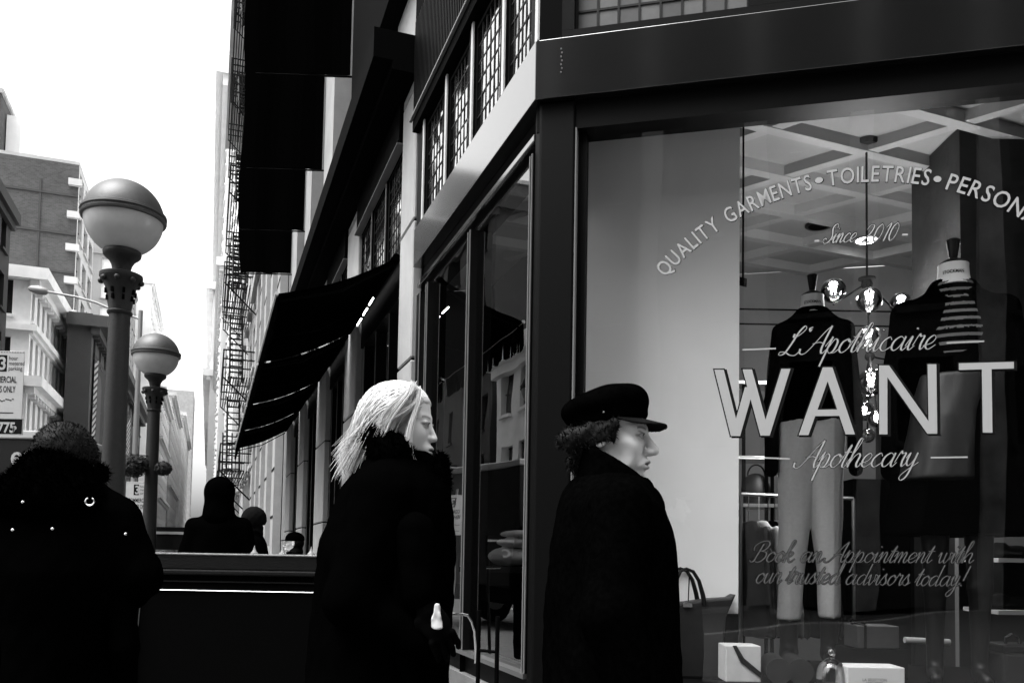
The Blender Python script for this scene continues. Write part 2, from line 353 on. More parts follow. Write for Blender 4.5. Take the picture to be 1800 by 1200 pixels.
# front window: head, sill, riser, jamb bead, glass
b = MB(); b.fbox(.0, 4.2, 3.185, 3.311, -.19, -.05); b.build('window_head', 'paint_dull', shop)
b = MB(); b.fbox(.178, 4.2, .60, .725, -.24, -.02); b.build('window_sill', 'paint_dull', shop)
b = MB(); b.fbox(.178, 4.2, 0, .6, -.2, -.05); b.build('stall_riser', 'paint_dull', shop)
b = MB(); b.fbox(.181, .187, .726, 3.184, -.085, -.038); b.build('jamb_bead', 'sgrey', shop)
b = MB(); b.fbox(.187, .225, .726, 3.184, -.15, -.09); b.build('jamb', 'paint_dull', shop)
b = MB(); b.fbox(2.95, 3.05, .726, 3.184, -.16, -.05); b.build('mullion', 'paint_dull', shop)
GP = -.1
b = MB(); b.add([FR(.19, .72, GP), FR(2.96, .72, GP), FR(2.96, 3.19, GP), FR(.19, 3.19, GP)], [(0, 1, 2, 3)]); front_glass = b.build('window_glass', 'glass', shop)
b = MB(); b.add([FR(3.04, .72, GP), FR(4.2, .72, GP), FR(4.2, 3.19, GP), FR(3.04, 3.19, GP)], [(0, 1, 2, 3)]); b.build('window_glass', 'glass', shop)
# side window
b = MB(); b.sbox(.085, 2.42, 3.2, 3.311, -.19, -.075); b.build('side_window_head', 'paint_dull', shop)
b = MB(); b.sbox(.085, 2.42, 3.165, 3.199, -.15, -.03); bevel(b.build('side_window_rail', 'paint', shop), .005)
b = MB(); b.sbox(.085, 2.42, 3.11, 3.164, -.17, -.085); b.build('side_window_rail', 'paint_dull', shop)
b = MB(); b.sbox(.085, 2.42, .708, .73, -.16, -.02); b.build('side_window_sill', 'steel', shop)
b = MB(); b.sbox(.085, 2.42, .60, .707, -.2, -.07); b.build('side_riser', 'paint_dull', shop)
b = MB(); b.sbox(-.0, 2.42, .0, .5, -.2, -.02); b.build('stone_plinth', 'black', shop); MB().sbox(.086, 2.42, .501, .599, -.19, -.03).build('plinth_band', 'knee', shop)
for t0, t1 in ((.086, .13), (1.075, 1.135), (2.08, 2.14), (2.3, 2.42)):
    o = MB().sbox(t0, t1, .731, 3.109, -.16, -.03).build('side_mullion', 'paint_dull', shop)
    bd = MB(); bd.sbox(t0 + .004, t0 + .012, .731, 3.109, -.03, -.025); bd.sbox(t1 - .012, t1 - .004, .731, 3.109, -.03, -.025)
    bd.build('mullion_bead', 'sgrey', o)
for t0, t1 in ((.13, 1.075), (1.135, 2.08), (2.14, 2.3)):
    b = MB(); b.add([SD(t0, .72, -.07), SD(t1, .72, -.07), SD(t1, 3.13, -.07), SD(t0, 3.13, -.07)], [(0, 1, 2, 3)]); b.build('side_glass', 'sideglass', shop)
# transom windows over the side fascia: leaded panes one by one
TZ0, TZ1 = 3.6, 4.27
pane_me = None
def transom(t0, t1, z0, z1, cols, rows, rec=-.04, named=True):
    fr = MB(); fw_ = .022
    fr.sbox(t0, t1, z0, z0 + fw_, rec - .02, rec + .012); fr.sbox(t0, t1, z1 - fw_, z1, rec - .02, rec + .012)
    fr.sbox(t0, t0 + fw_, z0 + fw_, z1 - fw_, rec - .02, rec + .012); fr.sbox(t1 - fw_, t1, z0 + fw_, z1 - fw_, rec - .02, rec + .012)
    f = fr.build('transom_window', 'paint_dull', shop)
    cw, ch = (t1 - t0 - 2 * fw_) / cols, (z1 - z0 - 2 * fw_) / rows; ld = MB()
    for i in range(1, cols): ld.sbox(t0 + fw_ + i * cw - .004, t0 + fw_ + i * cw + .004, z0 + fw_, z1 - fw_, rec - .006, rec + .006)
    for j in range(1, rows): ld.sbox(t0 + fw_, t1 - fw_, z0 + fw_ + j * ch - .004, z0 + fw_ + j * ch + .004, rec - .0055, rec + .0055)
    ld.build('lead_bars', 'lead', f)
    me = MB().sbox(-cw / 2 + .002, cw / 2 - .002, -ch / 2 + .002, ch / 2 - .002, -.002, .002).mesh('pane', 'transom', C0)
    if named:
        for i in range(cols):
            for j in range(rows):
                o = link('pane', me, f, SD(t0 + fw_ + (i + .5) * cw, z0 + fw_ + (j + .5) * ch, rec))
                o.rotation_euler = (random.uniform(-.03, .03), random.uniform(-.03, .03), random.uniform(-.03, .03))
    else: MB().sbox(t0 + fw_, t1 - fw_, z0 + fw_, z1 - fw_, rec - .002, rec + .002).build('pane', 'transom', f)
    return f
for t0, t1 in ((.1, .47), (.56, 1.03), (1.13, 1.6), (1.70, 2.2)): transom(t0, t1, TZ0, TZ1, 6, 6)
for t0, t1 in ((-.01, .1), (.47, .56), (1.03, 1.13), (1.6, 1.7), (2.2, 2.42)):
    MB().sbox(t0 + .001, t1 - .001, 3.586, 4.3, -.2, -.014).build('transom_mullion', 'paint_dull', shop)
    MB().sbox(t0 + .001, t0 + .034, 3.586, 4.3, -.0139, -.004).build('mullion_face', 'lit_face', shop)  # pale strip: sky light on the side-facing mullions put into the colour
MB().sbox(-.01, 2.42, 4.3, 4.4, -.2, .03).build('frieze_soffit', 'black', shop)
b = MB(); b.sbox(.9 - 1.0, 2.44, 4.401, 5.4, -.2, .02); b.build('frieze', 'black', shop)
b = MB()
for i in range(64): b.sbox(-.08 + i * .039, -.066 + i * .039, 4.42, 5.1, .02, .034)
o = b.build('frieze_lattice', 'paint_dull', shop); o['kind'] = 'stuff'
MB().sbox(-.1, 2.45, 4.385, 4.4, .031, .05).build('drip_edge', 'sgrey', shop)
# front transom
MB().fbox(.0, 4.2, 3.586, 3.655, -.2, -.06).build('front_transom_sill', 'paint_dull', shop)
b = MB(); b.fbox(.06, .165, 3.656, 4.6, -.2, -.06); b.fbox(.93, 4.2, 3.656, 4.6, -.2, -.06); b.fbox(.165, .93, 4.3, 4.6, -.2, -.06); b.build('front_transom_frame', 'paint_dull', shop)
ftw = MB().fbox(.166, .93, 3.656, 3.672, -.16, -.1).build('transom_window', 'lead', shop)
cw = .095; me_a = MB().fbox(-cw / 2 + .004, cw / 2 - .004, -cw / 2 + .004, cw / 2 - .004, -.002, .002).mesh('pane', mat('pale_frosted_pane', .07, .5, var=.3, scale=8), C0)
me_b = me_a.copy(); me_b.materials[0] = mat('grey_frosted_pane', .03, .5, var=.3, scale=8)
ld = MB()
for i in range(8):
    for j in range(3): link('pane', me_a if i % 2 else me_b, ftw, FR(.17 + (i + .5) * cw, 3.673 + (j + .5) * cw, -.12))
for i in range(9): ld.fbox(.17 + i * cw - .005, .17 + i * cw + .005, 3.673, 3.96, -.128, -.112)
for j in range(4): ld.fbox(.17, .93, 3.673 + j * cw - .005, 3.673 + j * cw + .005, -.127, -.113)
ld.build('lead_bars', 'lead', ftw)
MB().fbox(.166, .93, 3.96, 4.3, -.16, -.1).build('front_transom_top', 'paint_dull', shop)
# stone piers with jointed blocks
PIERS = ((2.45, 2.9), (4.95, 5.68), (7.25, 8.15), (9.75, 10.6), (11.95, 12.9))
hb = 1.02; mes = {}
for i, (t0, t1) in enumerate(PIERS):
    core = MB().sbox(t0 + .01, t1 - .01, 0, 4.76, -.2, -.012).build('stone_pier', 'joint', shop)
    me = MB().sbox(-(t1 - t0) / 2, (t1 - t0) / 2, -hb / 2 + .008, hb / 2 - .008, -.075, 0).mesh('stone_block', 'stone', C0)
    for j in range(4):
        o = bevel(link('stone_block', me, core, SD((t0 + t1) / 2, .62 + (j + .5) * hb, 0)), .01, 1)
    MB().sbox(t0 + .005, t1 - .005, 4.702, 4.76, -.075, -.002).build('stone_block', 'stone', core)
    MB().sbox(t0 - .02, t1 + .02, 0, .618, -.1, .02).build('pier_base', 'stone', core)
    if i > 0:
        up = MB().sbox(t0, t1, 5.06, 17, -.3, .0).build('upper_pier', 'stone', shop)
MB().sbox(2.47, 3.3, 5.06, 5.62, -.3, -.02).build('upper_pier', 'stone', shop)
# cornice, frieze, drip edge over bays two to five; upper wall
MB().sbox(2.46, 13.1, 4.83, 5.05, -.2, .32).build('cornice', 'black', shop)
MB().sbox(2.46, 13.1, 4.765, 4.83, -.2, .18).build('cornice_bed', 'black', shop)
MB().sbox(2.9, 13.1, 5.051, 5.056, -.1, .31).build('cornice_flashing', 'grey_metal', shop)
for i in range(4):
    t0, t1 = PIERS[i][1], PIERS[i + 1][0]
    MB().sbox(t0, t1, 4.45, 4.765, -.2, .02).build('frieze', 'black', shop)
    b = MB(); n_ = int((t1 - t0) / .045)
    for j in range(n_): b.sbox(t0 + j * .045, t0 + j * .045 + .016, 4.47, 4.74, .02, .032)
    b.build('frieze_lattice', 'paint_dull', shop)['kind'] = 'stuff'
    MB().sbox(t0, t1, 4.436, 4.449, -.02, .045).build('drip_edge', 'sgrey', shop)
    MB().sbox(t0, t1, 3.6, 3.68, -.2, -.03).build('transom_sill', 'paint_dull', shop)
    k_ = 3; w_ = (t1 - t0) / k_
    for j in range(k_):
        transom(t0 + j * w_ + .05, t0 + (j + 1) * w_ - .03, 3.68, 4.43, 6, 7, named=False)
        MB().sbox(t0 + j * w_, t0 + j * w_ + .05, 3.68, 4.435, -.2, -.016).build('transom_mullion', 'paint_dull', shop)
        MB().sbox(t0 + j * w_ + .005, t0 + j * w_ + .03, 3.68, 4.435, -.0159, -.008).build('mullion_face', 'sgrey', shop)  # lighter strip painted on for the sky-lit side of the mullion
    MB().sbox(t0, t1, 3.3, 3.599, -.2, -.05).build('shop_fascia', 'paint_dull', shop)
    MB().sbox(t0, t1, 0, .35, -.2, -.05).build('stall_riser', 'paint_dull', shop)
    b = MB(); b.add([SD(t0, .35, -.12), SD(t1, .35, -.12), SD(t1, 3.3, -.12), SD(t0, 3.3, -.12)], [(0, 1, 2, 3)]); b.build('shop_glass', 'sideglass', shop)
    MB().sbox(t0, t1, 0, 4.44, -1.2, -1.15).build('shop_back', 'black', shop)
    for j in range(4):
        tt = t0 + .1 + j * (t1 - t0 - .2) / 3
        MB().sbox(tt - .02, tt + .02, .351, 3.299, -.16, -.07).build('shop_mullion', 'paint_dull', shop)
        MB().sbox(tt - .018, tt - .01, .351, 3.299, -.07, -.064).build('mullion_face', 'sgrey', shop)
MB().sbox(2.3, 13.2, 5.05, 17, -.6, -.31).build('upper_wall', 'bdark', shop)
MB().sbox(2.4, 4.9, 5.63, 17, -.3, .12).build('upper_bay', 'black', shop)
MB().sbox(-.2, 2.44, 5.401, 17, -.5, -.1).build('upper_wall', 'bdark', shop)
MB().fbox(.0, 7, 4.61, 17, -.5, -.1).build('upper_wall', 'bdark', shop)
MB().fbox(4.2, 7, 0, 4.6, -.5, -.1).build('front_wall', 'bdark', shop)
# room inside
def RM(a, t, z): return C0 + D1 * a + D2 * t + Z * z
def room_sheet(name, a0, a1, t0, t1, z0, z1, material):
    b = MB(); A = [RM(a0, t0, z0), RM(a1, t0, z0), RM(a1, t1, z0), RM(a0, t1, z0)]; b.hexa(A, [q + Z * (z1 - z0) for q in A]); return b.build(name, material)
struct(room_sheet('shop_floor', .1, 6.5, .1, 5, .02, .1, 'floor'))
ceil = struct(room_sheet('ceiling', .26, 6.4, .24, 4.98, 3.83, 3.95, 'ceil'))
struct(room_sheet('wall', .05, 6.5, 5, 5.15, 0, 3.83, 'wallgrey'))
struct(room_sheet('wall', 6.5, 6.65, .12, 5.15, 0, 3.83, 'walldark'))
XA = np.array([.93, .365, 0]); XB = np.array([-.742, .67, 0]); X0 = P(1523, 258, 5.12); X0[2] = 3.83
for i in range(-4, 6):
    for dvec, off, L in ((XA, XB * .535, 3.2), (XB, XA * .72, 2.4)):
        c = X0 + off * i
        if dvec is XB: c = c + XB * .6
        nrm = np.array([-dvec[1], dvec[0], 0]); hh = .0365 if dvec is XA else .0335
        at = np.linalg.solve(np.array([D1[:2], D2[:2]]).T, (c - C0)[:2]); dt = np.linalg.solve(np.array([D1[:2], D2[:2]]).T, dvec[:2])
        lo_, hi_ = -L, L                                   # keep the rib inside the room
        for k_, (mn, mx) in enumerate(((.3, 6.4), (.3, 4.9))):
            e = sorted(((mn - at[k_]) / dt[k_], (mx - at[k_]) / dt[k_])); lo_, hi_ = max(lo_, e[0]), min(hi_, e[1])
        if hi_ - lo_ < .2: continue
        b = MB(); b.box(c + dvec * (lo_ + hi_) / 2 - Z * hh, dvec * (hi_ - lo_) / 2, nrm * .036, Z * hh)
        b.build('ceiling_rib', 'rib', ceil)
# platform in the window
platform = tag(room_sheet('display_platform', .2, 3.6, .21, 1.5, .1, .72, 'black'), 'low black display platform inside the corner window', 'platform')

# ================================================================== awnings and banners
nm = ['nearest', 'second', 'third', 'farthest']
for i, (t0, t1) in enumerate(((2.93, 5.33), (5.45, 7.95), (8.07, 10.5), (10.62, 12.95))):
    aw = thing('awning', ['nearest black awning behind the blond woman, touching the pale pier', 'second black awning along the side street facade', 'third black awning along the side street facade', 'farthest and lowest black awning in the row'][i], 'awning', SD((t0 + t1) / 2, 2.9, .4), 'black shop awnings')
    b = MB(); n_ = 10
    for a_ in range(n_):
        q0, q1 = a_ / n_, (a_ + 1) / n_
        z0 = 3.56 - .40 * q0 - .05 * math.sin(math.pi * q0); z1 = 3.56 - .40 * q1 - .05 * math.sin(math.pi * q1)
        A = [SD(t0, z0 - .008, .9 * q0), SD(t1, z0 - .008, .9 * q0), SD(t1, z1 - .008, .9 * q1), SD(t0, z1 - .008, .9 * q1)]
        b.add(A, [(0, 1, 2, 3)]); b.add([q + Z * .008 for q in A], [(0, 1, 2, 3)])
    cv = b.build('canopy', 'awning', aw)
    v = MB(); ns = 9
    for s_ in range(ns):
        u0, u1 = t0 + (t1 - t0) * s_ / ns, t0 + (t1 - t0) * (s_ + 1) / ns
        m_ = 6
        for j in range(m_):
            e0, e1 = j / m_, (j + 1) / m_
            d0, d1 = .19 + .03 * math.sin(math.pi * e0), .19 + .03 * math.sin(math.pi * e1)
            p0 = .9 + .012 * math.sin(2 * math.pi * (e0 + s_ * .3))
            a0, a1 = u0 + (u1 - u0) * e0, u0 + (u1 - u0) * e1
            v.hexa([SD(a0, 3.16 - d0, p0), SD(a1, 3.16 - d1, p0), SD(a1, 3.16 - d1, p0 + .006), SD(a0, 3.16 - d0, p0 + .006)], [SD(a0, 3.152, .9), SD(a1, 3.152, .9), SD(a1, 3.152, .906), SD(a0, 3.152, .906)])
    v.build('valance', 'awning', aw)
    MB().tube([SD(t0, 3.163, .906), SD(t1, 3.163, .906)], .015, 8).build('valance_glint', 'white', aw)  # white bar added as the sky light caught along the valance edge
    for tt in (t0 + .03, (t0 + t1) / 2, t1 - .03):
        MB().tube([SD(tt, 3.50, .03), SD(tt, 3.24, .45), SD(tt, 3.115, .88)], .01, 6).build('support_arm', 'black', aw)
    MB().tube([SD(t0, 3.555, .02), SD(t1, 3.555, .02)], .03, 8).build('wall_roller', 'awning', aw)
    if i == 0:
        for e in (0, 1, 2):
            ta, za = on_side(656 - 10.5 * e, 524 + 18 * e, .22); tb, zb = on_side(649 - 10.5 * e, 535.5 + 18 * e, .22)
            MB().tube([SD(ta, za, .22), SD(tb, zb, .22)], .006, 6).build('light_strip', 'glow', aw)
for i, tt in enumerate((5.72, 8.18, 10.55, 12.85)):
    bn = thing('facade_banner', ['nearest black cloth banner hung high out from the facade', 'second black cloth banner from the viewer, high on the facade', 'third black cloth banner, high over the awnings', 'farthest and lowest-looking black cloth banner over the awnings'][i], 'banner', SD(tt, 6.5, .5), 'black banners on the side facade')
    b = MB(); nx, nz = 10, 24; wv = lambda u, z_: .02 * math.sin(3.5 * u * math.pi + i) * (1 - .3 * (z_ - 6.5) / 6)
    def rim(z_): return .95 + .035 * math.sin(1.9 * z_ + i * 1.7) + (.02 if z_ > 6.7 else 0)
    for x_ in range(nx):
        for z__ in range(nz):
            c = []
            for (u, q) in ((x_, z__), (x_ + 1, z__), (x_ + 1, z__ + 1), (x_, z__ + 1)):
                zz = 6.52 + q * 6.0 / nz; pp = .02 + (rim(zz) - .02) * u / nx; c.append(SD(tt + wv(u / nx, zz) + .33 * pp, zz, pp))
            b.add(c, [(0, 1, 2, 3)]); b.add([q + D2 * .012 for q in c], [(0, 1, 2, 3)])
    b.build('cloth', 'banner', bn)
    for zz in (6.5, 12.55): MB().tube([SD(tt, zz, -.02), SD(tt + .33, zz, 1.0)], .012, 8).build('banner_pole', 'black', bn)

# ================================================================== buildings along the street
def facade(b, O, u, n, W, H, z0, cols, rows, ww, wh, rec, parent, panemat, fh=None, off=None, wname='window', sill=True):
    """adds a wall with real window openings to b and one pane object per opening"""
    O = np.array(O, float); u = np.array(u); n = np.array(n); cw = W / cols; fh = fh or (H - z0) / rows
    def q(x, z): return O + u * x + Z * z
    def quad(x0, x1, y0, y1): b.add([q(x0, y0), q(x1, y0), q(x1, y1), q(x0, y1)], [(0, 1, 2, 3)])
    if z0 > 0: quad(0, W, 0, z0)
    me = MB().box((0, 0, 0), u * ww / 2, n * .02, Z * wh / 2); bar = MB()
    me.box(n * .05, u * ww / 2, n * .03, Z * .04); me.box(n * .05 + Z * (wh / 2 - .05), u * ww / 2, n * .03, Z * .05); me.box(n * .05 - Z * (wh / 2 - .05), u * ww / 2, n * .03, Z * .05)
    me = me.mesh(wname, panemat)
    for j in range(rows):
        y0 = z0 + j * fh; a, c = y0 + (fh - wh) / 2, y0 + (fh + wh) / 2
        quad(0, W, y0, a); quad(0, W, c, y0 + fh)
        for i in range(cols):
            x0 = i * cw; l, r = x0 + (cw - ww) / 2, x0 + (cw + ww) / 2
            quad(x0, l, a, c); quad(r, x0 + cw, a, c)
            for (A, B) in (((l, a), (r, a)), ((r, a), (r, c)), ((r, c), (l, c)), ((l, c), (l, a))):
                b.add([q(*A), q(*B), q(*B) - n * rec, q(*A) - n * rec], [(0, 1, 2, 3)])
            if sill: b.box(q((l + r) / 2, a - .08) + n * .08, u * (ww / 2 + .12), n * .1, Z * .08)
            link(wname, me, parent, q((l + r) / 2, (a + c) / 2) - n * rec * .9)
    if z0 + rows * fh < H - .01: quad(0, W, z0 + rows * fh, H)
def building(name, label, s0, s1, l, depth, H, wallm, panem, z0, cols, rows, ww, wh, side=-1, endm=None, cornices=(), roof=True, rec=.35, fh=None, endwin=None, cornm=None, cat='building'):
    """side=-1: stands on the left of the street (faces -N2); +1: on the right (faces N2)"""
    t = thing(name, label, cat, ST((s0 + s1) / 2, l - side * 0 + (depth / 2 if side < 0 else -depth / 2)))
    n = -N2 if side < 0 else N2; inn = -n
    b = MB(); facade(b, ST(s0, l), D2, n, s1 - s0, H, z0, cols, rows, ww, wh, rec, t, panem, fh)
    b.build('facade', wallm, t)
    e = MB()
    if endwin:
        w_ = depth; facade(e, ST(s0, l) + inn * w_, -inn, -D2, w_, H, endwin[0], endwin[1], endwin[2], endwin[3], endwin[4], rec, t, panem, endwin[5])
    else:
        e.add([ST(s0, l), ST(s0, l) + inn * depth, ST(s0, l, H) + inn * depth, ST(s0, l, H)], [(0, 1, 2, 3)])
    e.build('end_wall', endm or wallm, t)
    c = ST((s0 + s1) / 2, l, H / 2) + inn * (depth / 2 + rec * .6)
    MB().box(c, D2 * ((s1 - s0) / 2 - rec - .1), inn * (depth / 2 - rec * .6 - .1), Z * (H / 2 - .05)).build('core', 'pane_dark', t)
    if roof: MB().box(ST((s0 + s1) / 2, l, H + .15) + inn * depth / 2, D2 * ((s1 - s0) / 2), inn * (depth / 2), Z * .15).build('roof', cornm or wallm, t)
    for (zc, hc, pc) in cornices:
        b = MB(); b.box(ST((s0 + s1) / 2, l, zc) + n * (pc / 2 - .02), D2 * ((s1 - s0) / 2 + pc * .6), n * (pc / 2 + .02), Z * hc / 2)
        b.box(ST((s0 + s1) / 2, l, zc - hc * .8) + n * (pc / 4 - .02), D2 * ((s1 - s0) / 2 + pc * .3), n * (pc / 4 + .02), Z * hc * .3)
        b.box(ST(s0, l, zc) + inn * depth / 2 - D2 * (pc * .3), inn * (depth / 2), D2 * pc * .3, Z * hc / 2)
        b.build('cornice', cornm or wallm, t)
        if pc > .7:
            k_ = min(40, int((s1 - s0) / 1.1)); bme = MB().box((0, 0, 0), D2 * .14, n * .22, Z * .35).mesh('cornice_bracket', cornm or wallm)
            for i in range(k_): link('cornice_bracket', bme, t, ST(s0 + (i + .5) * (s1 - s0) / k_, l, zc - hc * .5 - .35) + n * .22)
    return t
ANG = math.atan2(N2[1], N2[0])
M['brick_end'] = brick_mat('grey_brick', .05, .075, .09, ANG, 2.4)
M['brick_front'] = brick_mat('grey_brick_front', .09, .12, .14, math.atan2(D2[1], D2[0]), .55)
building('dark_building', 'dark building cut off by the left edge of the picture', 47, 61, 12.5, 14, 22.5, 'bdark', 'pane_dark', 4.5, 4, 5, 1.3, 2.2, cornices=((22.2, .7, .5),))
building('low_building', 'low grey building across the street, seen only in the side glass', 16, 46, 12.5, 14, 12.5, 'bstone', 'pane_dark', 4, 10, 2, 1.5, 2.6, cornices=((12.2, .8, .7), (4, .5, .5)))
building('white_stone_building', 'white stone building with rows of windows and bracketed cornices', 65.5, 84.5, 12, 9, 20.3, 'bstone', 'pane_dark', 4.6, 10, 4, .95, 2.8, cornices=((20.0, .8, 1.1), (16.3, .4, .5), (12.6, .7, 1.0), (8.5, .6, .7)), endwin=(4.6, 3, 4, .8, 2.4, 3.93), fh=3.93)
tb = building('brick_building', 'tall grey brick building rising behind the white stone building', 86.5, 98, 12.4, 40, 36.8, 'bstone2', 'pane_dark', 4, 3, 9, 2.5, 2.6, endm='brick_end', cornm='bgrey')
for j in range(11): MB().box(ST(86.3, 12.65, 4.5 + j * 3.05), N2 * .55, D2 * .25, Z * .3).build('corner_quoin', 'bstone2', tb)
b = MB()
for j in range(9): b.box(ST(86.45, 24, 5 + j * 3.6), N2 * 11.5, D2 * .08, Z * .09)
for l_ in (15.5, 20, 26): b.box(ST(86.46, l_, 18), N2 * .08, D2 * .07, Z * 17)
b.build('wall_bands', 'bdgrey', tb)
MB().stbox(88, 100, 19.3, 40, 37.11, 43).build('roof_storey', 'brick_end', tb)
MB().stbox(87.8, 100.2, 19.1, 40, 43.01, 43.4).build('parapet', 'bgrey', tb)
MB().stbox(90, 98, 18, 19.2, 37.11, 42).build('roof_hut', 'bpale', tb)
tower = building('pale_tower', 'pale high-rise with rows of windows far behind the lamp posts', 150, 176, 14.5, 40, 49.5, 'btower', 'bpale', 5, 6, 11, 1.6, 2.3, endwin=(5, 9, 11, 1.9, 2.5, 4.0), fh=4.0, cornices=((49.2, .6, .3),))
MB().stbox(158, 172, 17, 36, 49.9, 54).build('roof_storey', 'btower', tower)
tD = building('dark_banner_building', 'dark grey building carrying striped advertising banners on its street side', 74, 126, 9.2, 1.75, 19.6, 'bdgrey', 'pane_dark', 5, 14, 4, 1.3, 2.3, cornices=((19.2, .9, 1.2),))
building('stone_row_building', 'pale grey building in the row between the two lamp posts', 178, 215, 12, 20, 54, 'bpale', 'pane_mid', 5, 9, 12, 1.4, 2.2, cornices=((53.5, .8, .6),))
building('stone_row_building', 'ornate pale stone facade just right of the small lamp globe', 216, 262, 11.6, 20, 40, 'bstone2', 'pane_dark', 5, 11, 9, 1.5, 2.5, cornices=((39.5, 1.0, 1.2), (28, .6, .8), (14, .7, .9)))
building('stone_row_building', 'grey facade far down the left side of the street', 263, 330, 11.2, 20, 47, 'bgrey', 'pane_dark', 5, 13, 9, 2.0, 3.0, cornices=((46.5, 1.0, 1.2), (20, .6, .8)))
building('stone_row_building', 'pale facade at the far left end of the street', 332, 440, 10.4, 25, 52, 'bstone2', 'pane_mid', 5, 16, 9, 2.6, 3.4, cornices=((51.3, 1.2, 1.4),))
building('grey_end_building', 'plain grey building closing the far end of the street', 470, 500, 9.5, 26, 84, 'bgrey', 'pane_mid', 6, 5, 12, 3, 4)
t = building('pale_end_building', 'pale building across the far end of the street', 560, 600, 60, 70, 84, 'bpale', 'pane_mid', 8, 6, 9, 3, 5, endwin=(8, 16, 9, 2.2, 5.0, 8.2))
# striped banners on the dark building
st_ = MB(); dk = MB()
bs = thing('striped_banner', 'large striped advertising banner with a dark arched panel beside the tall lamp post', 'banner', ST(77, 9.1, 6)); NB = -N2
def BQ(s, z, p): return ST(s, 9.2, z) - N2 * p
b = MB(); b.box(BQ(83.5, 11.4, .1), D2 * 8.4, N2 * .04, Z * 5.6); b.build('cloth', 'sign_black', bs)
for i in range(34):
    z0 = 4.4 + i * .52
    for c0, c1 in ((75.2, 77.4), (89, 91.8), (101, 109)):
        dz = (c1 - c0) * .35
        zz0, zz1 = z0, z0 + .26
        if zz1 + dz > 17 or zz0 < 5.9: continue
        st_.hexa([BQ(c0, zz0, .145), BQ(c1, zz0 + dz, .145), BQ(c1, zz0 + dz, .16), BQ(c0, zz0, .16)], [BQ(c0, zz1, .145), BQ(c1, zz1 + dz, .145), BQ(c1, zz1 + dz, .16), BQ(c0, zz1, .16)])
st_.build('stripe', 'bgrey', bs)
b = MB(); b.box(BQ(105.5, 11.4, .1), D2 * 5.5, N2 * .04, Z * 5.6); b.build('cloth', 'sign_black', bs)
b = MB(); b.box(BQ(104.5, 9.3, .17), D2 * 4.2, N2 * .01, Z * 2.0); b.build('dark_panel', 'sign_black', bs)
b = MB(); ar = [(80.0, 8.4), (80.0, 14.2)] + [(78.6 + 1.6 * math.cos(a), 14.2 + 1.6 * math.sin(a)) for a in np.linspace(.4, 2.7, 8)] + [(77.3, 14.2), (77.3, 8.4)]
b.poly([BQ(x_, z_, .165) for x_, z_ in ar], -N2, .01); b.build('arched_panel', 'bdgrey', bs)
b = MB(); b.box(BQ(83.5, 4.6, .12), D2 * 8.4, N2 * .06, Z * .95); b.build('name_board', 'bstone', bs)
# right side of the street beyond the awnings
CORN = ((5.2, .4, .35), (10.2, .35, .3), (15.4, .5, .45), (20.6, .35, .3))
t = building('stone_pier_building', 'pale stone building with flat piers beyond the last awning', 14.6 + 3.5, 31, -1.42, 14, 26, 'stone', 'pane_dark', 0.6, 5, 5, 1.35, 3.4, side=1, cornices=CORN, rec=.5, fh=5.0)
jm = MB().stbox(-.37, .37, -.009, .009, -.025, .025).mesh('pier_joint', 'joint')
for i in range(5):
    pr = MB().stbox(18.2 + i * 2.5, 18.95 + i * 2.5, -1.4, -1.24, .2, 25)  .build('pier', 'stone', t)
    for j in range(12): link('pier_joint', jm, pr, ST(18.575 + i * 2.5, -1.24, 1 + j * 1.0))
fe = building('fire_escape_building', 'building hung with black iron fire escapes on the right side of the street', 31.6, 60, -1.5, 14, 30, 'bgrey', 'pane_dark', 3.8, 9, 7, 1.4, 2.3, side=1, fh=3.7, cornices=((29.5, 1.1, 1.3),))
for lv in range(7):
    z0 = 4.4 + lv * 3.7
    for s0 in ((35.0,) if lv % 3 else (35.0, 47.0)):
        b = MB(); W_ = 7.5
        for i in range(12): b.stbox(s0, s0 + W_, -1.45 + i * .1, -1.41 + i * .1, z0, z0 + .04)
        for zr in (.35, .7, 1.05): b.stbox(s0, s0 + W_, -.36, -.31, z0 + zr, z0 + zr + .05); b.stbox(s0, s0 + .05, -1.5, -.31, z0 + zr, z0 + zr + .05); b.stbox(s0 + W_ - .05, s0 + W_, -1.5, -.31, z0 + zr, z0 + zr + .05)
        for i in range(16): b.stbox(s0 + i * .49, s0 + i * .49 + .025, -.35, -.32, z0, z0 + 1.08)
        for i in range(5): b.stbox(s0, s0 + .03, -1.4 + i * .24, -1.37 + i * .24, z0, z0 + 1.08)
        if lv < 6:
            for sd_ in (-1.1, -.6): b.tube([ST(s0 + 1.0, sd_, z0), ST(s0 + 4.6, sd_, z0 + 3.7)], .04, 4)
            for i in range(12): b.stbox(s0 + 1.1 + i * .3, s0 + 1.3 + i * .3, -1.1, -.6, z0 + .2 + i * .3, z0 + .23 + i * .3)
        for ss in (s0 + .1, s0 + W_ - .1): b.tube([ST(ss, -1.5, z0 - 1.1), ST(ss, -.35, z0)], .03, 4)
        b.build('fire_escape', 'iron', fe)
building('pale_slab_building', 'tall pale slab rising past the banners on the right side of the street', 62, 105, -1.3, 20, 66, 'bpale', 'pane_mid', 4, 11, 15, 1.4, 2.2, side=1, fh=4.1)
building('pale_slab_building', 'ornate pale building further down the right side of the street', 107, 190, -.6, 20, 62, 'bpale', 'pane_mid', 4, 14, 13, 2, 2.4, side=1, fh=4.4, cornices=((60, 2.2, 1.6), (36, 1, .8)))
building('pale_slab_building', 'faint pale building at the right far end of the street', 195, 400, .8, 20, 60, 'bpale', 'pane_mid', 4, 20, 11, 3, 3, side=1, fh=5, cornices=((40, 1.5, 1.5), (59, 1.5, 1.5)))
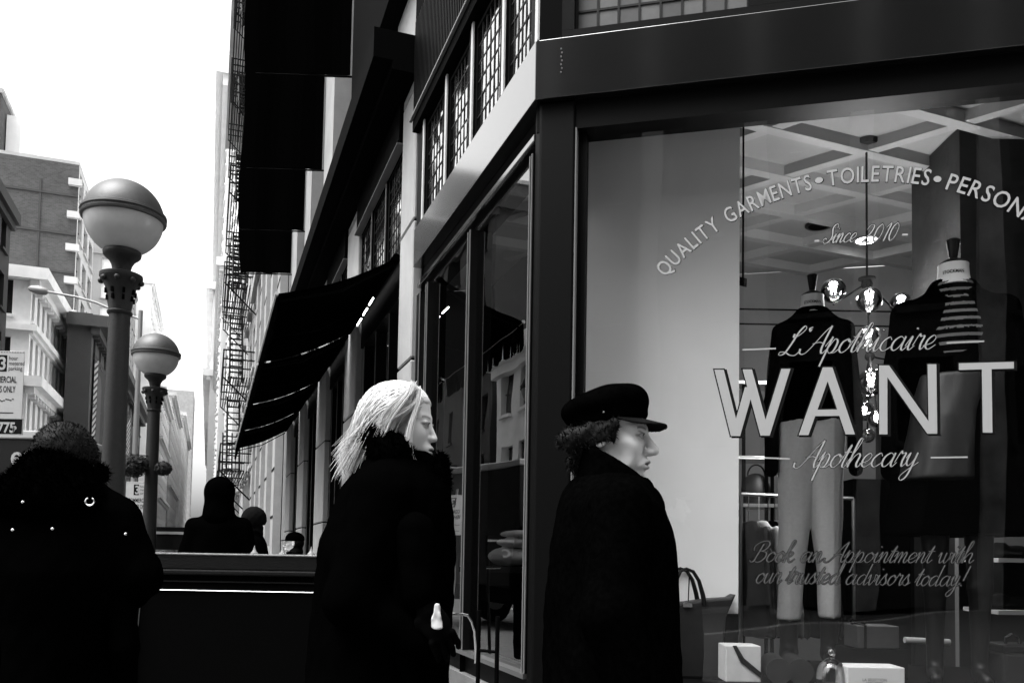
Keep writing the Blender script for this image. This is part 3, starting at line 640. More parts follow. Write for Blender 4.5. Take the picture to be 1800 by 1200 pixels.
# buildings behind the viewer, seen only as reflections in the glass
for i, (a0, a1, H, dist, wm) in enumerate(((-30, -8, 10, 26, 'opp'), (-7.5, 8, 27, 22, 'opp'), (8.5, 34, 24, 24, 'opp'))):
    o0 = FR(a0, 0, dist)
    t = thing('opposite_building', ['grey building across the road behind the viewer, seen only in reflections, on the street side', 'tall dark building across the road behind the viewer, seen only in reflections', 'grey building behind the viewer, seen only in reflections, farthest to the right'][i], 'building', FR((a0 + a1) / 2, 0, dist + 6))
    b = MB(); cols = int((a1 - a0) / 2.6); facade(b, o0, D1, -N1, a1 - a0, H, 4, cols, int((H - 4) / 3.6), 1.3, 2.4, .3, t, 'black'); b.build('facade', wm, t)
    MB().box(FR((a0 + a1) / 2, H / 2, dist + 6.5), D1 * ((a1 - a0) / 2), N1 * 6, Z * H / 2).build('core', 'pane_dark', t)
    b = MB()
    for c in range(cols + 1): b.box(FR(a0 + c * (a1 - a0) / cols, H / 2, dist - .15), D1 * .3, N1 * .15, Z * H / 2)
    b.build('pier', 'oppier', t)['kind'] = 'stuff'
# ================================================================== street furniture
def text_mesh(s, size, material, parent, name, O, u, v, sx=1., thick=.001, align='LEFT', shear=0., bold=0.):
    cu = bpy.data.curves.new('t', 'FONT'); cu.body = s; cu.size = size; cu.align_x = align; cu.extrude = 0; cu.shear = shear; cu.offset = bold; cu.resolution_u = 3
    ob = bpy.data.objects.new('t', cu); COL.objects.link(ob); dg = bpy.context.evaluated_depsgraph_get(); me = bpy.data.meshes.new_from_object(ob.evaluated_get(dg))
    bpy.data.objects.remove(ob); bpy.data.curves.remove(cu)
    u = np.array(u, float); v = np.array(v, float); O = np.array(O, float); base = BASE[parent.name]
    for q in me.vertices: q.co = Vector(O + u * q.co[0] * sx + v * q.co[1] - base)
    me.materials.clear(); me.materials.append(M[material]); me.name = name
    return link(name, me, parent)
text_mesh('of', 1.0, 'letter', bs, 'lettering', BQ(103.2, 9.9, .19), D2, Z, .95, bold=.02); text_mesh('on', 1.0, 'letter', bs, 'lettering', BQ(103.2, 8.3, .19), D2, Z, .95, bold=.02)
def globe_lamp(px, py, Y, label):
    c = P(px, py, Y); r = .205; g = np.array([c[0], c[1], 0])
    L = thing('globe_lamp_post', label, 'street lamp', g, 'globe lamps at the subway entrance'); cz = c[2]
    n_ = 40
    MB().lathe((c[0], c[1], cz), [(max(.001, r * math.cos(math.radians(a))), r * math.sin(math.radians(a))) for a in range(8, 91, 6)][::-1], n_).build('globe_dome', 'dome', L, True)
    MB().lathe((c[0], c[1], cz), [(r * .97 * math.cos(math.radians(a)), r * .97 * math.sin(math.radians(a))) for a in range(-64, 5, 4)], n_).build('globe_glass', 'milk', L, True)
    MB().lathe((c[0], c[1], cz), [(r - .008, -.012), (r + .008, -.01), (r + .011, .0), (r + .004, .006), (r + .004, .012), (r + .012, .018), (r + .01, .03), (r - .004, .036)], n_).build('globe_ring', 'dome', L, True)
    z = cz - .178
    MB().lathe((c[0], c[1], z), [(.045, -.125), (.046, -.1), (.052, -.075), (.066, -.05), (.085, -.035), (.094, -.025), (.097, -.01), (.094, 0), (.085, .004)], 32).build('collar', 'lamppost', L, True)
    z2 = z - .125
    MB().lathe((c[0], c[1], z2), [(.056, -.2), (.06, -.17), (.066, -.12), (.078, -.07), (.094, -.045), (.104, -.03), (.108, -.02), (.108, -.004), (.1, 0), (.07, .006)], 32).build('capital', 'lamppost', L, True)
    for i in range(8):
        a = 2 * math.pi * (i + .3) / 8; MB().sphere((c[0] + .1 * math.cos(a), c[1] + .1 * math.sin(a), z2 - .042), .016, 10, 6).build('capital_knob', 'lamppost', L, True)
        a += .4; b = MB()
        for zz in (-.1, -.135): b.box((c[0] + (.074 if zz > -.12 else .0665) * math.cos(a), c[1] + (.074 if zz > -.12 else .0665) * math.sin(a), z2 + zz), (.006 * math.cos(a), .006 * math.sin(a), 0), (-.006 * math.sin(a), .006 * math.cos(a), 0), (0, 0, .013))
        b.build('capital_slot', 'black', L)
    z3 = z2 - .2
    MB().lathe((c[0], c[1], z3), [(.058, -.02), (.063, -.015), (.064, -.004), (.06, 0)], 32).build('pole_ring', 'lamppost', L, True)
    MB().lathe((c[0], c[1], 0), [(.1, 0), (.1, .3), (.085, .34), (.07, .36), (.068, .6), (.062, 1.2), (.053, z3 - .02)], 32).build('pole', 'lamppost', L, True)
    return L
globe_lamp(217.5, 385, 4.5, 'tall two-tone globe lamp on a dark iron post, the larger and nearer one')
globe_lamp(274.5, 625, 7.8, 'smaller and farther two-tone globe lamp beside the hanging plants')
# subway entrance railing in front
rl = thing('subway_railing', 'black iron subway entrance railing with small spikes between the two walkers', 'railing', (-1.4, 4.5, 0))
y0 = 4.5; xa, xb = -2.02, -.74; zt = 1.243
b = MB(); b.abox((xa, y0 - .03, zt - .086), (xb, y0 + .03, zt - .012)); bevel(b.build('top_beam', 'iron', rl), .006)
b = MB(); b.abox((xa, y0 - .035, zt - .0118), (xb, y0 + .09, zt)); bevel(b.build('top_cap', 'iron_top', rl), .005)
b = MB(); b.abox((xa, y0 - .04, zt - .115), (xb, y0 + .02, zt - .0862)); bevel(b.build('moulding', 'iron', rl), .008)
b = MB(); b.abox((xa + .02, y0 - .012, .12), (xb, y0 + .012, zt - .116)); b.build('panel', 'black', rl)
b = MB(); b.abox((xa + .02, y0 - .022, zt - .152), (xb, y0 - .0125, zt - .145)); b.build('panel_bead', 'iron', rl)
x1 = P(245, 1060, 4.47)[0]
arc = [(x1 - .03, y0 - .017, .15)] + [(x1 - .012, y0 - .017, .8), (x1, y0 - .017, zt - .24)] + [(x1 + .04 - .04 * math.cos(a), y0 - .017, zt - .235 + .04 * math.sin(a)) for a in (.3, .8, 1.3, 1.57)] + [(xb, y0 - .017, zt - .197)]
MB().tube(arc, .0026, 6).build('panel_trim', 'steel', rl)
b = MB(); b.abox((xb, y0 - .04, 0), (xb + .07, y0 + .04, zt + .01)); bevel(b.build('end_post', 'iron', rl), .006)
b = MB(); b.abox((xa - .02, y0 - .05, 0), (xa + .05, y0 + .04, zt - .12)); bevel(b.build('end_post', 'iron', rl), .006)
MB().tube([P(201, 1080, 4.44), P(199, 1200, 4.44) * np.array([1, 1, 0]) + np.array([0, 0, .3])], .004, 6).build('post_highlight', 'steel', rl)  # bright steel line added as the highlight on the post edge
for px in (447, 497, 547):
    c = P(px, 972, 4.5); MB().lathe((c[0], y0, zt), [(.021, 0), (.02, .006), (.011, .014), (.006, .026), (.0008, .045)], 10).build('spike', 'iron_top', rl, True)
# side railing back to the far lamp
r2 = thing('subway_railing', 'low black iron railing running back from the tall lamp post', 'railing', ST(6, 3.9, 0)); LA, LB = P(217, 385, 4.5), P(274, 625, 7.8)
b = MB()
for zz in (1.1, .95, .18): b.tube([(LA[0], LA[1] + .12, zz), (LB[0], LB[1] - .12, zz)], .02, 6)
b.build('rail', 'iron', r2)
for i in range(24):
    q = LA + (LB - LA) * (i + .5) / 24; MB().tube([(q[0], q[1], 0), (q[0], q[1], 1.1)], .009, 6).build('bar', 'iron', r2)
# subway sign at the far lamp
sg = thing('subway_sign', 'black subway sign with a thin white stripe behind the railing', 'sign', (P(300, 950, 7.9)[0], 7.95, 0))
a = P(262, 925, 7.9); c = P(372, 967, 7.9)
b = MB(); b.abox((a[0], 7.93, c[2]), (c[0], 7.97, a[2])); b.build('board', 'sign_black', sg)
w0 = P(300, 936, 7.9)[2]; b = MB(); b.abox((a[0], 7.924, w0 - .012), (c[0], 7.929, w0 + .012)); b.build('stripe', 'letter', sg)
text_mesh('C', .115, 'letter', sg, 'lettering', P(317, 965.5, 7.92), (.96, 0, -.28), (.28, 0, .96), bold=.004)
for xx in (a[0] + .03, c[0] - .03): MB().tube([(xx, 7.95, 0), (xx, 7.95, c[2])], .02, 8).build('post', 'iron', sg)
# parking signs on the left edge
def parking_sign(label, px0, py0, px1, py1, Y, full):
    a, c = P(px0, py0, Y), P(px1, py1, Y); W_ = c[0] - a[0]; H_ = a[2] - c[2]
    t = thing('parking_sign', label, 'sign', (a[0] + W_ * .5, Y + .03, 0), 'metered parking signs')
    b = MB(); b.abox((a[0], Y, c[2]), (c[0], Y + .006, a[2])); bevel(b.build('plate', 'sign', t), .002, 1)
    def tx(s, x, z, size, m_='sign_black', sx=.8, bold=0): text_mesh(s, size * H_, m_, t, 'lettering', (a[0] + x * W_, Y - .002, a[2] - z * H_), (1, 0, 0), (0, 0, 1), sx, bold=bold)
    b = MB(); b.abox((a[0] + .36 * W_, Y - .0015, a[2] - .3 * H_), (a[0] + .6 * W_, Y - .0005, a[2] - .06 * H_)); b.build('number_field', 'sign_black', t)
    tx('3', .405, .27, .26, 'letter', .9, .004); tx('hour', .64, .13, .085); tx('metered', .64, .205, .085); tx('parking', .64, .28, .085)
    tx('COMMERCIAL', .12, .46, .13, sx=.55, bold=.001); tx('VEHICLES ONLY', .07, .60, .13, sx=.5, bold=.001)
    b = MB(); b.abox((a[0] + .1 * W_, Y - .0015, a[2] - .905 * H_), (a[0] + .8 * W_, Y - .0005, a[2] - .892 * H_)); b.build('arrow', 'sign_black', t)
    b = MB()
    for e in range(14): b.abox((a[0] + (.1 + .05 * e) * W_, Y - .0015, a[2] - (.76 + .012 * math.sin(e * 1.7) - .004 * e) * H_), (a[0] + (.145 + .05 * e) * W_, Y - .0005, a[2] - (.745 + .012 * math.sin(e * 1.7) - .004 * e) * H_))
    b.build('scratches', 'leather', t)
    b = MB()
    for e in range(16):
        u_ = e / 16; b.abox((a[0] + W_ * u_ + .004, Y - .0015, a[2] - .022 * H_), (a[0] + W_ * (u_ + .04) + .004, Y - .0005, a[2] - .014 * H_))
    b.build('edge_dashes', 'sign_black', t)
    MB().tube([(a[0] + W_ * .3, Y + .035, 0), (a[0] + W_ * .3, Y + .035, a[2] + .1)], .024, 8).build('post', 'grey_metal', t)
    return t, a, c
t, a, c = parking_sign('white metered parking sign for commercial vehicles at the left edge', -32, 616, 38, 738, 7.5, True)
W_ = c[0] - a[0]; za = P(0, 735, 7.5)[2]; zb = P(0, 764, 7.5)[2]
b = MB(); b.abox((a[0] - .12, 7.485, zb), (P(42, 750, 7.5)[0], 7.492, za)); bevel(b.build('number_plate', 'sign_black', t), .003, 1)
b = MB(); x_ = P(42, 750, 7.5)[0]
for e0, e1, f0, f1 in ((a[0] - .12, x_, za - .006, za - .001), (a[0] - .12, x_, zb + .001, zb + .006), (x_ - .006, x_ - .001, zb, za)): b.abox((e0, 7.483, f0), (e1, 7.4845, f1))
b.build('plate_border', 'letter', t)
text_mesh('775', .125, 'letter', t, 'lettering', (P(-3, 759, 7.5)[0], 7.482, P(0, 759.5, 7.5)[2]), (1, 0, 0), (0, 0, 1), .85, bold=.004)
text_mesh('P', .075, 'letter', t, 'lettering', (P(24, 759, 7.5)[0], 7.482, P(24, 759.5, 7.5)[2]), (1, 0, 0), (0, 0, 1), .85, bold=.003)
parking_sign('small white parking sign below the dark hanging plant', 222, 846, 257, 925, 12.5, True)
# box truck with lettering
tk = thing('box_truck', 'dark box truck with white lettering, partly hidden by the person in the fur hood', 'truck', P(-40, 900, 12) * np.array([1, 1, 0]))
xr = P(88, 800, 12)[0]; zt_ = P(40, 770, 12)[2]; xl = xr - 4.6
b = MB(); b.abox((xl, 12, .75), (xr, 14.2, zt_)); bevel(b.build('cargo_box', 'truck', tk), .03)
b = MB(); b.abox((xl, 11.97, zt_ - .01), (xr + .02, 14.2, zt_ + .11)); bevel(b.build('roof_rail', 'bgrey', tk), .02)
b = MB(); b.abox((xl - 1.7, 12.1, .5), (xl - .02, 14.1, 2.2)); bevel(b.build('cab', 'truck', tk), .12, 3)
b = MB(); b.abox((xl - 1.5, 12.08, .45), (xr - .1, 14.1, .74)); b.build('chassis', 'black', tk)
for xx in (xl - .8, xr - 1.0):
    for yy in (12.05, 13.85):
        w_ = MB(); V_ = []
        w_.tube([(xx, yy, .45), (xx, yy + .26, .45)], .45, 20); tyre = w_.build('wheel', 'black', tk); MB().tube([(xx, yy - .01, .45), (xx, yy + .1, .45)], .22, 14).build('rim', 'grey_metal', tyre)
text_mesh('et', .4, 'letter', tk, 'lettering', P(17, 817, 11.96), (1, 0, 0), (0, 0, 1), .95, bold=.005)
text_mesh('®', .13, 'letter', tk, 'lettering', P(51, 803, 11.96), (1, 0, 0), (0, 0, 1), .95)
text_mesh('OG', .3, 'letter', tk, 'lettering', P(-12, 925, 11.96), (1, 0, 0), (0, 0, 1), .95, bold=.004)
# cobra-head street light
A_ = P(247, 560, 25); sl = thing('street_light', 'slim grey street light with a long arm reaching over the road', 'street light', A_ * np.array([1, 1, 0]))
MB().tube([(A_[0], A_[1], 0), (A_[0], A_[1], P(247, 546, 25)[2])], [.1, .06], 10).build('pole', 'grey_metal', sl, True)
arm = [P(247, 561, 25), P(228, 554, 25), P(205, 547, 25), P(170, 532, 25), P(135, 522, 25), P(80, 512, 25)]
MB().tube(arm, .035, 8).build('arm', 'grey_metal', sl, True)
hA, hB = P(84, 513, 25), P(49, 506, 25)
b = MB(); d_ = hB - hA; b.tube([hA + d_ * k_ for k_ in (0, .1, .5, .85, 1)], [.05, .11, .13, .09, .02], 10); b.build('lamp_head', 'grey_metal', sl, True)
# hanging plants at the far lamp
def basket(px, py, Y, r, label):
    c = P(px, py, Y); t = thing('hanging_plant', label, 'plant', c - Z * r * .8, 'hanging plants'); b = MB()
    MB().lathe(c - Z * r * .7, [(r * .25, 0), (r * .45, r * .25), (r * .5, r * .5)], 16).build('basket', 'black', t)
    for i in range(2200):
        d = np.random.normal(size=3); d /= np.linalg.norm(d); q = c + d * r * (.45 + .62 * random.random() ** .6) * np.array([1.12, 1.1, .95]); u = np.random.normal(size=3); u /= np.linalg.norm(u); v = np.cross(u, d); s_ = .028
        b.add([q - u * s_ * .5, q + v * s_ * .35, q + u * s_ * .6, q - v * s_ * .35], [(0, 1, 2, 3)])
    b.build('foliage', 'foliage', t)
    LB_ = P(270, py, 7.8)
    MB().tube([(c[0], c[1], c[2] - r * .1), (c[0], c[1], c[2] + r * .9), (LB_[0], LB_[1], c[2] + r * 1.0)], .006, 5).build('hanger', 'iron', t)
basket(236, 818, 7.65, .105, 'dark hanging plant on the left of the smaller lamp post')
basket(287, 823, 7.75, .062, 'small dark hanging plant on the right of the smaller lamp post')
# low black hoop rail outside the side window
hr = thing('hoop_rail', 'low black hoop rail with a shiny curved bar in front of the side window', 'railing', P(850, 1190, 3.5) * np.array([1, 1, 0]))
pa = P(840, 1185, 3.55); pb = P(873, 1185, 3.5)
for q in (pa, pb): MB().tube([(q[0], q[1], 0), (q[0], q[1], P(840, 1072, 3.55)[2] - (.0 if q is pa else .02))], .009, 8).build('post', 'black', hr)
cv = [P(812, 1079, 3.55), P(822, 1081, 3.55), P(829, 1092, 3.55), P(834, 1110, 3.55), P(836, 1140, 3.55), P(835, 1165, 3.55)]
MB().tube([cv[0] + np.array([-.05, 0, .0])] + cv, [.006] * 4 + [.006, .006, .004], 8).build('curved_bar', 'chrome', hr, True)
MB().tube([(pa[0], pa[1], pa[2] + .1), (pb[0], pb[1], pa[2] + .1)], .007, 6).build('cross_bar', 'black', hr)

# ================================================================== people
def head_sdf(kind):
    man = kind == 'man'
    def f(x, y, z):
        ya = np.abs(y)
        d = ell(x, y, z, (-.015, 0, .038), (.1, .078, .086))
        d = smin(d, ell(x, y, z, (.022, 0, -.03), (.066, .058, .08)), .03)
        d = smin(d, ell(x, ya, z, (.028, .034, -.066), (.042, .024, .034)), .03)          # jaw
        d = smin(d, ell(x, y, z, (.071, 0, -.101), (.021, .022, .017) if man else (.019, .018, .016)), .022)   # chin
        d = smin(d, cap(x, ya, z, (.083, 0, .02), (.066, .044, .019), .0135 if man else .0085), .014)     # brow
        d = smin(d, ell(x, ya, z, (.055, .036, -.026), (.026, .02, .022)), .03)                            # cheekbone
        d = smax(d, -ell(x, ya, z, (.1, .033, -.0015), (.021, .022, .0165) if man else (.019, .02, .0145)), .012)
        if man: d = smax(d, -ell(x, ya, z, (.045, .072, -.062), (.034, .017, .03)), .022)                        # sockets
        if man:
            d = smin(d, cap(x, y, z, (.086, 0, .008), (.116, 0, -.036), .0095, .0135), .01)
            d = smin(d, ell(x, ya, z, (.103, .013, -.041), (.013, .009, .0085)), .006)
        else:
            d = smin(d, cap(x, y, z, (.084, 0, .006), (.1065, 0, -.036), .0075, .0085), .011)
            d = smin(d, ell(x, ya, z, (.097, .009, -.039), (.012, .0065, .0065)), .01)
        d = smax(d, -ell(x, ya, z, (.104, .006, -.051), (.006, .004, .003)), .004)                      # nostril
        d = smin(d, ell(x, ya, z, (.077, .032, .0), (.0145, .0155, .0125)), .004)                        # eyeball
        d = smin(d, cap(x, ya, z, (.0915, .022, .0065), (.083, .045, .004), .0035), .005)                # upper lid
        d = smin(d, cap(x, ya, z, (.0905, .022, -.0085), (.083, .043, -.006), .0028), .006)
        d = smin(d, ell(x, y, z, (.084, 0, -.072), (.02, .028, .02)), .016)                              # muzzle
        d = smin(d, ell(x, y, z, (.0985, 0, -.066), (.0085, .02, .0055)), .006)
        d = smin(d, ell(x, y, z, (.0965, 0, -.081), (.0085, .017, .0062)), .006)
        d = smax(d, -ell(x, y, z, (.106, 0, -.0735), (.016, .022, .0032 if man else .0014)), .003)       # mouth
        d = smax(d, -ell(x, y, z, (.103, 0, -.092), (.012, .016, .005)), .008)
        if man: d = smax(d, -cap(x, ya, z, (.097, .021, -.046), (.085, .035, -.078), .0045), .005)
        if man: d = smin(d, cap(x, ya, z, (.0865, .022, -.0165), (.077, .043, -.013), .0032), .004)       # nasolabial fold
        d = smin(d, ell(x, ya, z, (-.012, .08, -.008), (.02, .008, .031)), .006)                         # ear
        d = smax(d, -ell(x, ya, z, (-.005, .09, -.004), (.01, .007, .018)), .005)
        d = smin(d, cap(x, y, z, (-.022, 0, -.06), (-.05, 0, -.22), .052, .058), .03)                    # neck
        return d
    return f
def head_mesh(kind, h=.0024):
    V, Fq = surfnet(head_sdf(kind), (-.13, -.1, -.22), (.14, .1, .135), h)
    x, y, z = V.T; ya = np.abs(y); c = np.full(len(V), .62 if kind == 'man' else .6)
    lip = ((z < -.058) & (z > -.09) & (x > .085) & (ya < .02)); g = np.clip(1 - (((z + .073) / .014) ** 2 + (ya / .021) ** 2), 0, 1) * (x > .085); c = c * (1 - .55 * np.clip(g * 1.6, 0, 1))
    slit = np.clip(1 - np.abs(z + .0735) / .0035, 0, 1) * (ya < .02) * (x > .08); c = c * (1 - .9 * slit)
    br = np.clip(1 - np.abs(z - (.022 - .25 * (ya - .03) ** 2 / .03)) / .0055, 0, 1) * (ya > .012) * (ya < .05) * (x > .05); c = c * (1 - (.85 if kind == 'man' else .7) * br)
    eye = (np.sqrt(((ya - .031) / .0145) ** 2 + ((z + .0005) / .0062) ** 2) < 1) & (x > .075); iris = (np.sqrt((ya - .029) ** 2 + z ** 2) < .006) & (x > .08)
    lash = np.clip(1 - np.abs(np.sqrt(((ya - .031) / .0165) ** 2 + ((z + .0005) / .0078) ** 2) - 1) / .22, 0, 1) * (x > .07); c = c * (1 - .75 * lash)
    c[eye] = .4 if kind == 'man' else .16; c[iris] = .02
    if kind == 'man':
        st = np.clip(1 - ((z + .085) / .05) ** 2, 0, 1) * (x > .0); c = c * (1 - .12 * st)
        soc = np.clip(1 - (((ya - .032) / .024) ** 2 + ((z + .004) / .02) ** 2), 0, 1) * (x > .06); c = c * (1 - .25 * soc)
    return V, Fq, c
def body_mesh(H, hz, lean=0.):
    """torso, legs and arms down to the feet; hz = head centre height"""
    sh = hz - .27; hip = H * .5
    def f(x, y, z):
        ya = np.abs(y)
        d = loft(x, y, z, [(hip - .08, 0, 0, .1, .15), (hip + .05, 0, 0, .1, .16), (hip + .2, 0, 0, .09, .135), (sh - .12, 0, 0, .11, .16), (sh, -.01, 0, .09, .16), (sh + .05, -.02, 0, .06, .09), (sh + .1, -.03, 0, .05, .055)])
        d = smin(d, cap(x, ya, z, (0, .085, hip - .02), (.01, .09, .48), .085, .056), .04)
        d = smin(d, cap(x, ya, z, (.01, .09, .48), (-.02, .09, .09), .055, .038), .02)
        d = smin(d, cap(x, ya, z, (-.03, .095, .045), (.15, .11, .035), .043, .033), .03)
        d = smin(d, cap(x, ya, z, (0, .17, sh - .02), (-.03, .22, sh - .3), .05, .042), .03)
        d = smin(d, cap(x, ya, z, (-.03, .22, sh - .3), (.05, .2, sh - .53), .04, .03), .02)
        return smax(d, .004 - z, .006)
    return surfnet(f, (-.2, -.32, -.02), (.24, .32, hz - .1), .014)
def hand_mesh():
    """right hand, x along the fingers, palm down"""
    def f(x, y, z):
        d = ell(x, y, z, (.04, 0, 0), (.05, .04, .016))
        d = smin(d, cap(x, y, z, (-.06, 0, 0), (.0, 0, 0), .028, .026), .02)
        for y0, L, b_ in ((-.03, .062, .03), (-.01, .075, .034), (.011, .07, .034), (.03, .055, .03)):
            d = smin(d, cap(x, y, z, (.08, y0, 0), (.08 + L * .55, y0 * 1.05, -b_ * .5), .0095, .0085), .006)
            d = np.minimum(d, cap(x, y, z, (.08 + L * .55, y0 * 1.05, -b_ * .5), (.08 + L * .75, y0 * 1.05, -b_ * 1.6), .0085, .007))
        d = smin(d, cap(x, y, z, (.015, -.035, -.005), (.06, -.058, -.03), .012, .0095), .012)
        d = np.minimum(d, cap(x, y, z, (.06, -.058, -.03), (.088, -.05, -.045), .0095, .0075))
        return d
    return surfnet(f, (-.1, -.08, -.08), (.17, .06, .04), .0035)
def strands(name, roots, guide, r, parent, material, n=9, sides=3):
    """thin tapering hairs; guide(root, k) gives control points"""
    b = MB()
    for k_, rt in enumerate(roots):
        p = [np.array(q, float) for q in guide(rt, k_)]; pts = []
        for i in range(n):
            u = i / (n - 1)
            if len(p) == 4: pts.append((1 - u) ** 3 * p[0] + 3 * u * (1 - u) ** 2 * p[1] + 3 * u * u * (1 - u) * p[2] + u ** 3 * p[3])
            else: pts.append((1 - u) ** 2 * p[0] + 2 * u * (1 - u) * p[1] + u * u * p[2])
        rr = r * random.uniform(.7, 1.3); b.tube(pts, [rr * (1 - .8 * (i / (n - 1)) ** 2) for i in range(n)], sides, cap=False)
    return b
def fur_tufts(V, Fq, parent, n, L, material, name):
    """short tapering hairs standing on a surface, world coordinates"""
    Vn = np.zeros_like(V); q = V[Fq]; fn = np.cross(q[:, 2] - q[:, 0], q[:, 3] - q[:, 1])
    for i in range(4): np.add.at(Vn, Fq[:, i], fn)
    Vn /= np.linalg.norm(Vn, axis=1)[:, None] + 1e-9
    I = np.random.randint(0, len(V), n); d = Vn[I] + np.random.normal(size=(n, 3)) * .45; d /= np.linalg.norm(d, axis=1)[:, None]; s_ = np.cross(d, np.random.normal(size=(n, 3))); s_ /= np.linalg.norm(s_, axis=1)[:, None] + 1e-9
    L_ = L * np.random.uniform(.5, 1.3, n)[:, None]; a = V[I] - d * .004
    vv = np.empty((n * 3, 3)); vv[0::3] = a - s_ * .0022; vv[1::3] = a + s_ * .0022; vv[2::3] = a + d * L_
    return npmesh(name, vv, np.arange(n * 3).reshape(n, 3), material, parent, smooth=False)
def person(label, g, yaw, hz, H, kind, pitch=0., h=.0024, hyaw=None, bodyyaw=None):
    t = thing('person', label, 'person', (g[0], g[1], 0)); byaw = yaw if bodyyaw is None else bodyyaw
    V, Fq, c = head_mesh(kind, h); Vw = xform(V, yaw if hyaw is None else hyaw, pitch, (g[0], g[1], hz))
    Vb, Fb = body_mesh(H, hz); Vb = xform(Vb, byaw, 0, (g[0], g[1], 0))
    VV = np.concatenate([Vw, Vb]); FF = np.concatenate([Fq, Fb + len(Vw)]); cc = np.concatenate([c, np.full(len(Vb), .0007)])
    npmesh('body', VV, FF, 'skin', t, cols=cc); return t
def cloth(name, fn, lo, hi, h, yaw, g, parent, material, z=0.):
    V, Fq = surfnet(fn, lo, hi, h); Vw = xform(V, yaw, 0, (g[0], g[1], z)); npmesh(name, Vw, Fq, material, parent); return Vw, Fq
# ---- man in the cap
hc = P(1076, 768, 2.3); YM = math.radians(-20)
man = person('man in a black fisherman cap and black overcoat walking past the display window', hc, YM, hc[2], hc[2] + .12, 'man', pitch=math.radians(2), bodyyaw=0)
hz = hc[2]
def coat_m(x, y, z):
    ya = np.abs(y)
    d = loft(x, y, z, [(.32, .005, 0, .2, .26), (.9, .008, 0, .185, .245), (1.14, .002, 0, .178, .24), (1.3, 0, 0, .163, .24), (hz - .19, -.004, 0, .142, .225), (hz - .15, -.006, 0, .125, .18), (hz - .11, .0, 0, .1, .115)])
    d = smin(d, cap(x, ya, z, (-.005, .2, hz - .2), (-.03, .265, 1.12), .075, .068), .04)
    d = smin(d, cap(x, ya, z, (-.03, .265, 1.12), (.05, .25, .88), .068, .06), .03)
    return d + .006 * wob(x, y, z * .6, 22) + .003 * wob(x, y, z, 60, 1)
cloth('coat', coat_m, (-.3, -.37, .28), (.3, .37, hz - .06), .012, 0, hc, man, 'wool')
def collar_m(x, y, z):
    zt = np.minimum(hz - .066 - .62 * x + .08 * np.abs(y), hz - .036)     # collar falls from nape to chin
    d = loft(x, y, z, [(hz - .26, .0, 0, .145, .16), (hz - .18, .008, 0, .135, .135), (hz - .12, .012, 0, .106, .11), (hz - .06, .005, 0, .092, .1), (hz, -.0, 0, .095, .1)])
    d = smax(d, z - zt, .015)
    inn = loft(x, y, z, [(hz - .3, -.005, 0, .07, .075), (hz + .05, -.0, 0, .078, .083)])
    d = smax(d, -inn, .01)
    return d + .004 * wob(x, y, z, 38)
cloth('collar', collar_m, (-.19, -.2, hz - .29), (.2, .2, hz + .03), .007, math.radians(-8), hc, man, 'wool')
def cap_m(x, y, z):
    tl = z - .02 * x
    d = ell(x, y, z, (-.012, 0, .092), (.118, .108, .05))
    d = smin(d, ell(x, y, z, (.045, 0, .1), (.06, .075, .036)), .03)
    band = loft(x, y, z - 0 * x, [(.035, -.006, 0, .108, .089), (.085, -.004, 0, .112, .094)])
    d = smin(d, band, .012)
    head = ell(x, y, z, (-.015, 0, .03), (.101, .08, .082)); d = smax(d, -head, .006)
    return d + .0025 * wob(x, y, z, 48)
V, Fq = surfnet(cap_m, (-.15, -.13, .02), (.14, .13, .16), .0045); cp = npmesh('cap', xform(V, YM, math.radians(-11), hc + np.array([.004, 0, -.006])), Fq, 'wool', man)
def visor_m(x, y, z):
    zz = .038 - .50 * (x - .08) - 3.2 * y * y; r = ((x - .06) / .088) ** 2 + (y / .084) ** 2
    d = np.maximum(np.abs(z - zz) - .0035, (np.sqrt(r) - 1) * .08); return np.maximum(d, .045 - .6 * np.abs(y) - x)
V, Fq = surfnet(visor_m, (.0, -.1, -.05), (.17, .1, .07), .003); npmesh('visor', xform(V, YM, math.radians(-11), hc + np.array([.004, 0, -.006])), Fq, 'charc', cp)
b = MB(); q = xform(np.array([[.0, -.098, .052]]), YM, 0, hc)[0]; b.sphere(q, .0025, 8, 6); b.build('cap_button', 'grey_metal', cp)
def hair_m(x, y, z):
    d = ell(x, y, z, (-.055, 0, -.015), (.062, .083, .06))
    for i in range(16):
        a = 1.2 + i * 1.9; d = smin(d, ell(x, y, z, (-.085 - .025 * math.sin(a * 1.7), .07 * math.sin(a), -.035 + .04 * math.cos(a * 2.3)), (.03, .026, .024)), .008)
    for s_ in (-1, 1):
        d = smin(d, ell(x, y, z, (.005, .079 * s_, .018), (.032, .012, .026)), .008); d = smin(d, ell(x, y, z, (-.04, .078 * s_, .0), (.04, .016, .03)), .01)
        d = smin(d, ell(x, y, z, (.022, .074 * s_, -.002), (.009, .006, .026)), .006)
    d = smin(d, ell(x, np.abs(y), z, (-.012, .083, -.004), (.024, .012, .026)), .006); d = smax(d, -ell(x, np.abs(y), z, (.004, .09, -.036), (.014, .022, .014)), .004)
    return d + .004 * wob(x, y, z, 90) + .003 * wob(x, y, z, 170, 2)
V, Fq = surfnet(hair_m, (-.16, -.12, -.11), (.06, .12, .06), .0035); Vw = xform(V, YM, 0, hc); hr_ = npmesh('hair', Vw, Fq, 'hair_dark', man)
fur_tufts(Vw, Fq, man, 2500, .016, 'hair_dark', 'hair_wisps')
